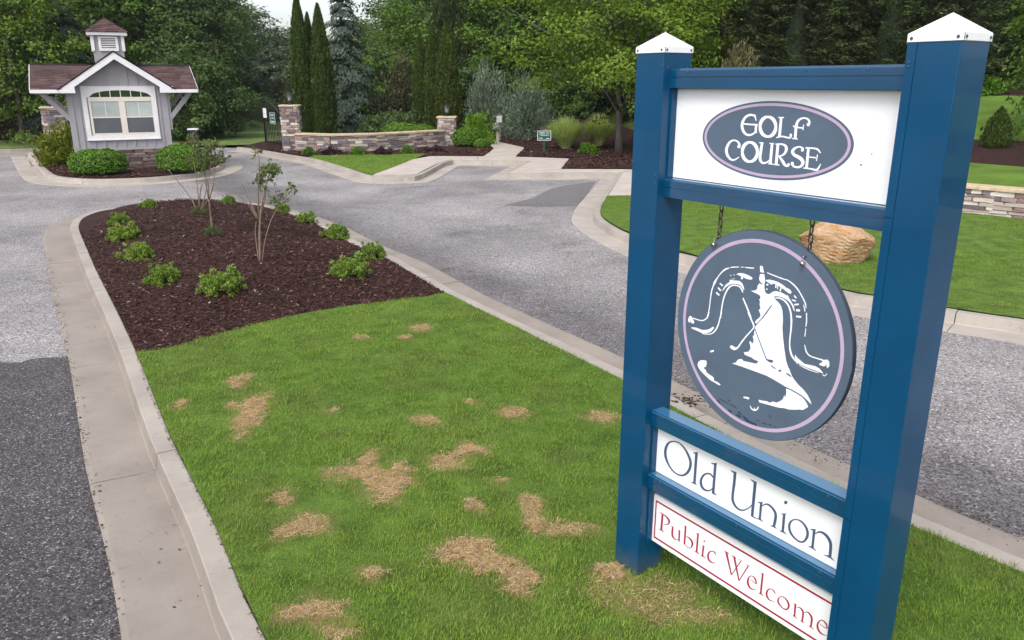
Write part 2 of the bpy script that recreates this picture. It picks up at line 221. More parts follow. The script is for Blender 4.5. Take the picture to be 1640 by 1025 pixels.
# flat artwork of the sign, traced in tenths of a millimetre on the board (s: stroke edges, p: outline)
ART = {
 'golf': [[['s',[5227,27130,5186,27123,5216,27183,5164,27174,5204,27239,5141,27224,5182,27290,5115,27262,5146,27333,5084,27287,5098,27368,5050,27304,5038,27394,5009,27316,4965,27411,4954,27322,4880,27418,4890,27323,4791,27410,4829,27314,4703,27385,4765,27293,4616,27346,4697,27261,4537,27293,4640,27221,4473,27227,4595,27168,4421,27151,4556,27103,4382,27076,4527,27037,4356,27004,4508,26977,4341,26931,4500,26919,4341,26855,4501,26862,4357,26776,4512,26799,4387,26697,4534,26735,4430,26624,4565,26677,4487,26556,4607,26622,4556,26494,4658,26571,4632,26446,4709,26533,4712,26414,4759,26509,4795,26398,4814,26496,4877,26396,4869,26491,4961,26408,4930,26497,5040,26431,4996,26513,5109,26460,5054,26532,5163,26493,5099,26554,5205,26529,5140,26581,5243,26562,5183,26610]],['s',[5181,26950,5307,26946,5186,26583,5298,26581]],['s',[5151,26541,5138,26596,5341,26568,5330,26617]],['s',[4520,26913,4521,26980,4649,26908,4650,26977,4777,26903,4777,26973,4910,26898,4909,26971,5052,26896,5049,26970,5197,26895,5194,26971,5342,26894,5339,26971]],['s',[5087,27393,5141,27404,5206,27109,5246,27118]]],[['s',[6280,26888,6427,26894,6261,26768,6436,26741,6214,26663,6387,26595,6147,26578,6284,26475,6063,26516,6138,26399,5962,26477,5973,26379,5852,26505,5804,26381,5754,26559,5639,26441,5666,26637,5506,26551,5595,26738,5422,26693,5547,26856,5395,26850,5568,26977,5387,27007,5616,27083,5439,27154,5685,27167,5546,27274,5770,27229,5695,27347,5872,27265,5861,27363,5981,27236,6028,27358,6078,27182,6190,27296,6164,27104,6319,27187,6233,27004,6400,27047,6280,26888,6427,26894]]],[['s',[6536,27328,6661,27322,6527,26466,6673,26463]],['s',[6444,27282,6440,27330,6754,27288,6749,27336]],['s',[6438,26391,6421,26433,6548,26414,6528,26463,6655,26436,6636,26493,6749,26448,6740,26513,6826,26444,6834,26511,6900,26430,6914,26497,6972,26418,6983,26487,7042,26409,7049,26482,7110,26403,7106,26480,7176,26409,7140,26484,7227,26439,7152,26493,7252,26475,7167,26516,7272,26504,7187,26545]],['p',[7272,26575,7262,26540,7230,26517,7186,26515,7148,26534,7130,26568,7140,26603,7173,26626,7216,26628,7254,26608]]],[['s',[8126,27056,8034,27074,8137,27089,8038,27109,8149,27128,8041,27138,8146,27177,8037,27161,8123,27225,8026,27191,8085,27273,8007,27225,8032,27313,7981,27251,7964,27340,7937,27271,7888,27357,7877,27286,7812,27363,7817,27291,7735,27358,7757,27285,7658,27342,7696,27269,7588,27317,7644,27245,7527,27284,7604,27216,7474,27239,7572,27181,7431,27182,7547,27135,7399,27118,7528,27084,7378,27042,7515,27022,7367,26937,7507,26928,7366,26787,7506,26784,7375,26609,7512,26608,7383,26430,7517,26430]],['p',[8136,27062,8125,27018,8085,26990,8032,26988,7985,27013,7963,27055,7975,27098,8015,27126,8068,27128,8114,27103]],['s',[7258,26953,7286,26993,7290,26933,7322,26978,7329,26911,7353,26966,7401,26892,7411,26955,7520,26881,7523,26944,7666,26875,7668,26935,7811,26868,7812,26925]],['s',[7792,27055,7829,27052,7782,26806,7832,26803]],['s',[7284,26397,7284,26445,7586,26387,7587,26435]]],[['s',[4394,25846,4276,25879,4408,25874,4288,25908,4426,25909,4296,25928,4428,25957,4297,25944,4409,26007,4289,25975,4376,26058,4273,26013,4326,26104,4248,26044,4261,26140,4207,26073,4186,26166,4150,26100,4112,26183,4092,26116,4041,26191,4038,26121,3969,26190,3987,26117,3896,26176,3937,26102,3823,26150,3887,26077,3751,26111,3838,26042,3685,26058,3796,25998,3627,25989,3756,25939,3578,25910,3721,25868,3542,25835,3694,25800,3517,25768,3678,25745,3505,25703,3671,25697,3507,25634,3673,25648,3523,25559,3685,25590,3553,25484,3707,25528,3596,25412,3737,25471,3653,25346,3778,25415,3721,25286,3829,25362,3791,25238,3879,25319,3861,25205,3925,25290,3933,25185,3969,25270,4007,25178,4015,25260,4078,25185,4062,25259,4146,25204,4113,25269,4215,25235,4172,25289,4285,25280,4241,25323,4355,25335,4317,25369,4423,25389,4394,25415]],['p',[4436,25883,4422,25837,4375,25806,4314,25802,4262,25827,4238,25871,4253,25917,4299,25948,4360,25952,4412,25927]]],[['s',[5374,25695,5521,25706,5353,25572,5530,25550,5305,25464,5482,25400,5237,25376,5379,25275,5154,25311,5232,25193,5053,25270,5064,25168,4945,25295,4893,25166,4848,25346,4727,25225,4761,25424,4595,25334,4689,25525,4513,25477,4640,25645,4488,25635,4663,25770,4479,25794,4713,25880,4531,25945,4782,25967,4638,26070,4867,26031,4788,26149,4967,26069,4956,26170,5074,26043,5126,26168,5170,25991,5288,26108,5256,25914,5416,26000,5327,25814,5496,25860,5374,25695,5521,25706]]],[['s',[5603,26146,5741,26137,5587,25989,5730,25980,5570,25831,5720,25823,5558,25698,5711,25689,5549,25604,5704,25596,5544,25533,5699,25531,5548,25462,5701,25475,5564,25389,5711,25415,5591,25320,5727,25362,5632,25259,5748,25323,5689,25213,5774,25296,5758,25184,5807,25277,5832,25171,5844,25266,5907,25178,5888,25265,5980,25198,5943,25276,6048,25228,5999,25295,6109,25267,6052,25322,6163,25312,6107,25360,6215,25355,6164,25399]],['s',[6166,26149,6308,26147,6165,25202,6308,25203]],['s',[5503,26110,5502,26154,5760,26108,5759,26158]],['s',[6091,26112,6088,26155,6341,26116,6338,26165]],['s',[6127,25186,6125,25230,6413,25192,6411,25242]]],[['s',[6485,26113,6631,26112,6491,25212,6639,25213]],['s',[6418,26096,6409,26139,6481,26102,6471,26148,6542,26107,6534,26157,6605,26110,6599,26164,6670,26109,6667,26169,6735,26106,6738,26173,6794,26096,6809,26170,6853,26078,6882,26160,6904,26056,6957,26143,6934,26033,7026,26108,6951,26005,7077,26055,6962,25970,7107,25992,6965,25929,7115,25922,6959,25876,7099,25847,6941,25812,7063,25770,6916,25758,7014,25703,6880,25718,6950,25653,6830,25682,6880,25619,6779,25653,6812,25594,6731,25636,6750,25579,6681,25626,6692,25573,6627,25617,6637,25568]],['s',[6668,25552,6733,25599,6724,25486,6805,25545,6779,25421,6878,25491,6831,25361,6945,25435,6881,25301,7003,25373,6934,25241,7050,25314,6994,25190,7087,25274,7061,25158,7118,25251,7125,25147,7149,25236,7184,25148,7171,25229,7235,25167,7179,25231,7266,25193,7194,25247,7289,25214,7217,25268]],['p',[7306,25267,7296,25231,7263,25207,7219,25203,7181,25222,7163,25256,7172,25292,7206,25316,7250,25320,7288,25301]],['s',[6434,25180,6435,25224,6751,25176,6752,25225]]],[['s',[7948,25917,7838,25941,7955,25944,7846,25968,7964,25983,7853,25983,7941,26035,7857,25982,7887,26069,7834,26003,7821,26095,7788,26031,7755,26110,7741,26048,7693,26112,7700,26049,7632,26105,7657,26040,7571,26089,7612,26022,7503,26064,7563,25991,7432,26030,7516,25951,7373,25989,7483,25913,7330,25940,7461,25883,7304,25881,7450,25858,7306,25813,7450,25841,7341,25749,7466,25818,7395,25693,7502,25786,7465,25645,7547,25758,7549,25609,7607,25739,7633,25583,7690,25720,7701,25558,7779,25691,7763,25526,7861,25651,7821,25490,7936,25605,7862,25458,7997,25552,7883,25433,8039,25493,7895,25410,8059,25430,7899,25386,8055,25364,7893,25350,8027,25301,7873,25307,7981,25243,7845,25272,7923,25195,7805,25248,7853,25162,7752,25230,7778,25143,7696,25221,7701,25135,7637,25223,7623,25139,7575,25235,7545,25154,7527,25252,7474,25178,7499,25274,7420,25214,7476,25306,7384,25253,7449,25343,7353,25288]],['p',[7957,25946,7948,25910,7915,25885,7870,25882,7831,25902,7813,25937,7822,25973,7856,25998,7900,26001,7939,25981]],['p',[7512,25338,7501,25296,7462,25267,7410,25263,7365,25285,7344,25325,7355,25367,7394,25396,7446,25400,7491,25378]]],[['s',[8118,26045,8248,26042,8122,25182,8259,25182]],['s',[8029,26036,8027,26084,8186,26035,8183,26090,8342,26034,8340,26095,8468,26028,8469,26096,8545,26019,8556,26092,8590,26008,8620,26081,8633,25990,8682,26054,8687,25959,8740,26007,8745,25915,8789,25950,8805,25870,8836,25894]],['s',[8207,25652,8208,25699,8611,25637,8611,25694]],['s',[8653,25816,8696,25813,8628,25534,8677,25531]],['s',[8027,25152,8027,25200,8152,25149,8152,25204,8277,25145,8277,25207,8392,25139,8398,25207,8505,25122,8517,25198,8618,25102,8625,25187,8722,25104,8693,25190,8795,25149,8719,25205,8825,25207,8742,25240,8844,25259,8772,25288,8866,25312,8808,25336,8886,25369,8842,25386,8905,25425,8877,25436]]]],
 'old': [[['s',[1374,9195,1373,9271,1595,9244,1619,9324,1817,9240,1867,9329,2008,9176,2084,9270,2180,9069,2278,9168,2332,8928,2452,9034,2460,8770,2601,8884,2562,8625,2722,8741,2626,8479,2807,8578,2647,8310,2839,8383,2630,8135,2822,8176,2578,7967,2761,7970,2495,7807,2654,7768,2382,7649,2495,7575,2250,7518,2302,7416,2100,7436,2096,7325,1926,7389,1893,7288,1741,7382,1691,7288,1557,7418,1491,7328,1380,7500,1299,7410,1220,7619,1119,7524,1084,7773,955,7669,980,7942,821,7833,916,8104,732,8002,885,8272,686,8187,884,8459,681,8398,915,8644,721,8616,974,8816,811,8828,1063,8965,954,9023,1196,9094,1152,9173,1374,9195,1373,9271]]],[['s',[3014,9180,3205,9246,3024,7324,3208,7395]],['s',[2858,9104,2864,9135,2900,9100,2912,9156,2947,9097,2954,9175,3010,9113,2994,9196,3079,9155,3050,9224,3147,9208,3120,9262,3212,9259,3191,9301]],['s',[2880,7267,2889,7315,2954,7273,2967,7345,3025,7279,3048,7376,3088,7284,3130,7391,3154,7288,3203,7378,3228,7291,3262,7348,3304,7294,3319,7319]]],[['s',[4423,8293,4348,8219,4375,8340,4295,8261,4323,8389,4245,8300,4252,8421,4195,8319,4159,8421,4130,8318,4058,8399,4052,8303,3957,8357,3978,8271,3856,8296,3906,8219,3757,8215,3837,8151,3668,8118,3778,8076,3594,8003,3726,7986,3534,7878,3682,7883,3495,7753,3655,7787,3481,7636,3649,7699,3490,7525,3660,7612,3519,7428,3683,7535,3568,7343,3720,7466,3637,7272,3769,7406,3724,7226,3825,7366,3831,7212,3895,7347,3947,7226,3981,7343,4058,7256,4065,7356,4159,7305,4141,7386,4253,7368,4217,7434,4335,7440,4283,7487,4399,7518,4335,7545,4447,7598,4382,7616,4492,7673,4432,7690]],['s',[4382,9102,4563,9166,4398,7305,4573,7374]],['s',[4169,9019,4178,9050,4232,9014,4248,9069,4299,9009,4315,9088,4377,9025,4369,9109,4452,9070,4421,9136,4514,9125,4483,9175,4573,9178,4549,9216]],['s',[4373,7310,4399,7374,4418,7302,4450,7384,4462,7294,4502,7394,4516,7292,4559,7397,4586,7300,4623,7387,4667,7314,4691,7369,4748,7328,4758,7352]]],[['s',[5722,9138,5902,9202,5724,8921,5905,8987,5727,8704,5908,8770,5727,8499,5907,8561,5721,8305,5897,8362,5713,8119,5882,8175,5709,7949,5874,8008,5708,7799,5873,7863,5711,7664,5878,7738,5729,7544,5892,7634,5765,7444,5916,7549,5815,7365,5950,7479,5878,7299,5996,7417,5956,7239,6058,7357,6047,7189,6132,7307,6144,7159,6209,7275,6248,7153,6290,7265,6355,7167,6378,7272,6455,7196,6460,7291,6544,7238,6528,7319,6623,7293,6592,7359,6702,7360,6663,7415,6790,7443,6746,7490,6880,7539,6832,7579,6959,7635,6906,7665,7018,7724,6962,7744,7063,7810,7009,7823,7107,7893,7057,7905]],['s',[7032,9150,7217,9215,7034,8168,7220,8238,7051,7214,7216,7280]],['s',[5510,9160,5525,9191,5576,9135,5606,9195,5644,9109,5684,9199,5719,9101,5746,9207,5793,9122,5795,9216,5855,9158,5847,9230,5911,9192,5905,9246]],['s',[6827,9200,6842,9229,6889,9171,6919,9230,6953,9143,6995,9230,7021,9128,7059,9231,7091,9137,7113,9232,7154,9159,7166,9232,7214,9181,7223,9232]],['s',[7050,7197,7099,7297,7125,7192,7168,7279,7201,7187,7235,7261,7282,7187,7305,7249,7367,7199,7381,7247,7454,7216,7463,7252,7540,7233,7546,7256]]],[['s',[7533,8206,7679,8262,7545,7259,7685,7316]],['s',[7391,8158,7397,8188,7449,8154,7461,8211,7509,8151,7521,8234,7575,8167,7566,8253,7633,8210,7600,8272,7673,8259,7643,8298,7709,8305,7691,8328]],['s',[7662,8029,7631,8056,7740,8109,7701,8142,7815,8185,7774,8231,7881,8235,7855,8305,7940,8261,7940,8352,7999,8271,8025,8375,8063,8267,8113,8377,8140,8245,8207,8359,8222,8207,8303,8324,8295,8159,8389,8278,8357,8106,8464,8225,8408,8046,8532,8159,8442,7976,8583,8072,8456,7887,8610,7961,8457,7778,8617,7839,8452,7661,8614,7714,8443,7540,8601,7583,8427,7411,8580,7449,8412,7279,8559,7316]],['s',[7448,7212,7448,7234,7510,7222,7511,7270,7567,7231,7577,7307,7619,7234,7651,7325,7680,7232,7721,7309,7752,7225,7781,7274,7826,7218,7839,7240]],['s',[8279,7219,8280,7247,8348,7230,8350,7285,8413,7240,8423,7323,8470,7246,8501,7343,8530,7247,8570,7329,8599,7246,8627,7297,8670,7243,8682,7265]]],[['s',[8930,8216,9081,8276,8959,7230,9104,7291]],['s',[8819,8184,8826,8213,8870,8178,8883,8233,8925,8172,8937,8252,8987,8186,8979,8271,9045,8226,9016,8291,9089,8275,9062,8320,9130,8322,9112,8351]],['p',[9116,8955,9104,8891,9058,8834,8997,8805,8944,8816,8919,8862,8931,8925,8976,8982,9037,9011,9091,9000]],['s',[8842,7220,8846,7249,8905,7224,8911,7282,8964,7226,8981,7316,9022,7227,9058,7331,9094,7227,9135,7314,9179,7225,9206,7279,9265,7223,9276,7245]]],[['s',[9644,8239,9633,8295,9783,8287,9794,8359,9927,8288,9964,8380,10060,8238,10123,8338,10178,8151,10264,8255,10268,8037,10377,8140,10324,7908,10455,7997,10339,7778,10483,7835,10324,7644,10462,7659,10277,7495,10387,7470,10209,7370,10275,7303,10131,7304,10140,7209,10024,7270,10000,7176,9891,7276,9848,7182,9753,7320,9694,7223,9627,7399,9547,7293,9523,7503,9419,7397,9453,7629,9332,7539,9419,7765,9290,7704,9427,7900,9304,7881,9466,8025,9370,8053,9536,8141,9490,8195,9644,8239,9633,8295]]],[['s',[10657,8213,10797,8269,10682,7230,10817,7288]],['s',[10507,8157,10511,8184,10563,8154,10572,8210,10622,8152,10631,8235,10683,8165,10678,8256,10737,8200,10716,8273,10779,8243,10759,8293,10817,8284,10804,8316]],['s',[10797,8039,10772,8069,10875,8112,10841,8153,10949,8180,10913,8240,11016,8222,11001,8314,11086,8241,11100,8356,11163,8245,11201,8374,11239,8234,11299,8370,11316,8204,11396,8343,11393,8157,11490,8296,11461,8098,11571,8235,11515,8039,11638,8171,11556,7974,11695,8089,11588,7870,11738,7959,11608,7695,11761,7767,11619,7471,11769,7538,11630,7244,11778,7310]],['s',[10521,7223,10526,7251,10587,7221,10597,7279,10650,7219,10671,7307,10714,7216,10750,7316,10789,7211,10829,7295,10876,7204,10903,7257,10964,7197,10975,7218]],['s',[11401,7206,11405,7234,11486,7210,11495,7269,11569,7214,11587,7305,11649,7213,11684,7319,11738,7209,11777,7297,11837,7200,11863,7254,11937,7191,11947,7212]]]],
 'public': [[['s',[787,4263,943,4329,766,3205,922,3274]],['s',[643,4309,658,4336,866,4259,913,4341]],['s',[846,4268,864,4314,917,4269,941,4326,986,4270,1020,4339,1055,4258,1106,4340,1135,4229,1204,4324,1218,4188,1306,4296,1284,4144,1390,4259,1329,4100,1452,4214,1357,4057,1497,4156,1367,4020,1510,4078,1361,3974,1479,3983,1336,3914,1417,3889,1299,3859,1334,3808,1234,3814,1238,3757,1140,3771,1137,3723,1042,3725,1040,3692]],['s',[667,3168,682,3214,725,3171,745,3233,781,3175,810,3253,840,3177,882,3261,914,3179,955,3250,998,3179,1027,3226,1084,3180,1098,3203]]],[['s',[1669,3826,1801,3880,1658,3672,1795,3728,1647,3516,1789,3578,1650,3382,1792,3456,1672,3286,1805,3374,1711,3219,1826,3315,1764,3172,1857,3271,1836,3145,1902,3238,1919,3139,1961,3218,2000,3150,2019,3214,2076,3182,2075,3229,2145,3227,2137,3263,2209,3269,2203,3298]],['s',[1594,3857,1608,3884,1750,3829,1787,3902]],['s',[2203,3851,2333,3910,2214,3190,2335,3247]],['s',[2110,3853,2119,3880,2288,3857,2313,3929]],['s',[2229,3177,2253,3241,2376,3214,2385,3236]]],[['s',[2642,4373,2770,4429,2642,3193,2771,3252]],['s',[2553,4336,2555,4361,2754,4398,2758,4455]],['s',[2755,3733,2759,3767,2839,3758,2844,3805,2919,3781,2934,3844,2989,3781,3032,3861,3065,3748,3136,3843,3142,3693,3237,3802,3197,3636,3315,3745,3224,3580,3357,3672,3236,3518,3371,3585,3237,3456,3360,3493,3224,3385,3323,3394,3198,3307,3264,3294,3163,3248,3195,3215,3118,3213,3119,3167,3056,3191,3041,3144,2985,3185,2961,3140,2907,3201,2877,3158,2821,3236,2790,3193,2735,3271,2703,3227]]],[['s',[3588,4380,3720,4438,3585,3174,3709,3231]],['s',[3466,4325,3469,4349,3713,4401,3718,4457]],['s',[3497,3151,3507,3194,3550,3160,3562,3214,3601,3168,3619,3235,3656,3175,3683,3246,3724,3182,3752,3242,3802,3187,3823,3229,3881,3193,3892,3216]]],[['s',[4052,3839,4173,3890,4024,3155,4145,3208]],['s',[3971,3802,3974,3826,4162,3856,4168,3905]],['p',[4207,4207,4198,4168,4167,4131,4128,4110,4094,4113,4078,4140,4087,4179,4118,4216,4158,4237,4192,4233]],['s',[3959,3134,3969,3177,4011,3141,4024,3196,4062,3149,4079,3215,4117,3158,4140,3228,4185,3171,4207,3231,4260,3187,4276,3228,4335,3202,4344,3224]]],[['s',[5019,3752,4987,3727,5005,3811,4955,3772,4990,3873,4924,3815,4955,3919,4893,3838,4892,3930,4854,3850,4820,3917,4804,3851,4749,3889,4750,3835,4676,3852,4694,3798,4597,3796,4641,3748,4525,3716,4604,3694,4470,3616,4574,3622,4431,3503,4551,3534,4415,3395,4543,3455,4430,3297,4553,3379,4468,3212,4579,3305,4521,3149,4614,3248,4590,3114,4659,3214,4671,3103,4717,3196,4762,3115,4783,3193,4859,3155,4863,3212,4959,3212,4959,3251,5057,3268,5056,3291]]],[['s',[5640,4269,5764,4362,6142,3117,6218,3178]],['s',[5557,4320,5571,4345,5604,4299,5630,4344,5652,4278,5687,4343,5708,4267,5741,4343,5770,4273,5794,4342,5833,4290,5849,4341,5895,4307,5905,4340]],['s',[6201,3146,6159,3149,6737,4292,6675,4297]],['s',[6546,4317,6555,4342,6785,4325,6797,4358]],['s',[6189,4263,6311,4354,6671,3058,6746,3116]],['s',[6065,4320,6078,4345,6121,4302,6144,4347,6177,4283,6210,4348,6232,4271,6268,4346,6282,4270,6314,4338,6329,4276,6352,4327,6376,4282,6392,4315]],['s',[6733,3087,6684,3087,7234,4266,7159,4267]],['s',[7057,4299,7067,4324,7272,4289,7288,4330]]],[['s',[7404,3573,7416,3597,7584,3532,7604,3573,7812,3493,7836,3542]],['s',[7846,3562,7796,3523,7828,3643,7760,3590,7809,3725,7725,3655,7773,3795,7689,3707,7714,3839,7647,3752,7644,3863,7600,3792,7575,3869,7550,3812,7508,3857,7499,3807,7440,3826,7448,3784,7377,3776,7405,3746,7317,3704,7371,3687,7262,3613,7343,3612,7223,3514,7327,3539,7207,3415,7321,3463,7208,3315,7324,3383,7228,3226,7338,3309,7267,3148,7367,3241,7323,3082,7408,3178,7392,3038,7456,3133,7473,3025,7513,3112,7559,3035,7583,3107,7639,3055,7651,3112,7706,3085,7708,3127,7766,3123,7764,3153,7823,3159,7822,3181]]],[['s',[8082,4308,8192,4359,8081,3086,8192,3140]],['s',[7971,4269,7973,4291,8198,4342,8202,4388]],['s',[8001,3065,8011,3105,8058,3073,8069,3124,8112,3081,8129,3143,8163,3085,8188,3151,8212,3086,8240,3141,8265,3083,8285,3121,8318,3081,8328,3101]]],[['s',[9018,3620,8991,3596,9006,3667,8964,3629,8993,3716,8939,3660,8962,3757,8908,3684,8904,3780,8863,3709,8834,3790,8807,3733,8766,3787,8752,3739,8704,3772,8701,3722,8639,3741,8655,3691,8576,3686,8620,3650,8518,3605,8588,3588,8468,3506,8560,3510,8437,3403,8545,3439,8435,3306,8545,3370,8453,3217,8558,3297,8491,3144,8582,3235,8548,3090,8621,3183,8622,3054,8674,3140,8708,3042,8738,3116,8805,3063,8816,3120,8906,3106,8912,3145,9006,3147,9009,3170]]],[['s',[9344,3651,9327,3683,9451,3700,9462,3752,9570,3693,9606,3763,9680,3614,9745,3701,9765,3507,9856,3603,9797,3425,9905,3501,9798,3347,9906,3381,9774,3248,9862,3236,9735,3175,9765,3101,9650,3130,9633,3050,9530,3116,9501,3052,9410,3161,9365,3088,9313,3238,9244,3152,9262,3319,9170,3240,9249,3403,9151,3368,9277,3529,9218,3540,9344,3651,9327,3683]]],[['s',[10152,3713,10260,3771,10191,2998,10286,3051]],['s',[10094,3692,10096,3714,10262,3738,10267,3782]],['s',[10298,3587,10292,3612,10354,3625,10345,3657,10406,3660,10403,3705,10451,3671,10472,3733,10507,3650,10549,3725,10568,3607,10628,3695,10612,3559,10690,3650,10631,3518,10724,3595,10638,3468,10737,3528,10642,3390,10742,3442,10645,3276,10743,3324,10643,3137,10739,3182,10641,2997,10734,3042]],['s',[10735,3537,10723,3556,10801,3599,10784,3626,10863,3658,10849,3700,10913,3683,10925,3751,10963,3671,11005,3753,11019,3634,11078,3724,11068,3589,11138,3686,11103,3553,11184,3651,11125,3517,11220,3601,11141,3449,11244,3513,11146,3324,11249,3375,11143,3160,11243,3207,11139,2994,11237,3040]],['s',[10129,3043,10144,3074,10164,3027,10186,3071,10200,3011,10228,3069,10242,3000,10270,3063,10293,2999,10316,3053,10349,3002,10365,3039,10405,3006,10413,3026]],['s',[10589,2987,10599,3019,10624,2985,10637,3026,10659,2982,10676,3033,10698,2982,10716,3037,10741,2989,10757,3036,10788,2998,10798,3032,10834,3008,10840,3027]],['s',[11067,2987,11075,3018,11107,2987,11118,3028,11147,2988,11163,3039,11188,2986,11210,3040,11236,2980,11259,3026,11291,2971,11307,3004,11345,2962,11355,2981]]],[['s',[11616,3477,11626,3500,11873,3435,11886,3473,12056,3461,12066,3506]],['s',[12087,3512,12046,3475,12064,3590,12009,3539,12040,3669,11973,3601,11999,3735,11935,3648,11931,3772,11883,3688,11852,3787,11822,3721,11781,3787,11765,3734,11722,3773,11719,3724,11666,3740,11682,3698,11613,3685,11650,3656,11560,3605,11617,3589,11511,3503,11589,3505,11481,3396,11576,3428,11479,3293,11578,3354,11499,3197,11594,3274,11534,3116,11620,3206,11587,3053,11661,3149,11653,3006,11714,3102,11727,2979,11771,3070,11808,2978,11834,3056,11891,2997,11905,3057,11963,3021,11970,3066,12020,3048,12020,3081,12065,3079,12063,3104,12109,3109,12108,3128]]]],
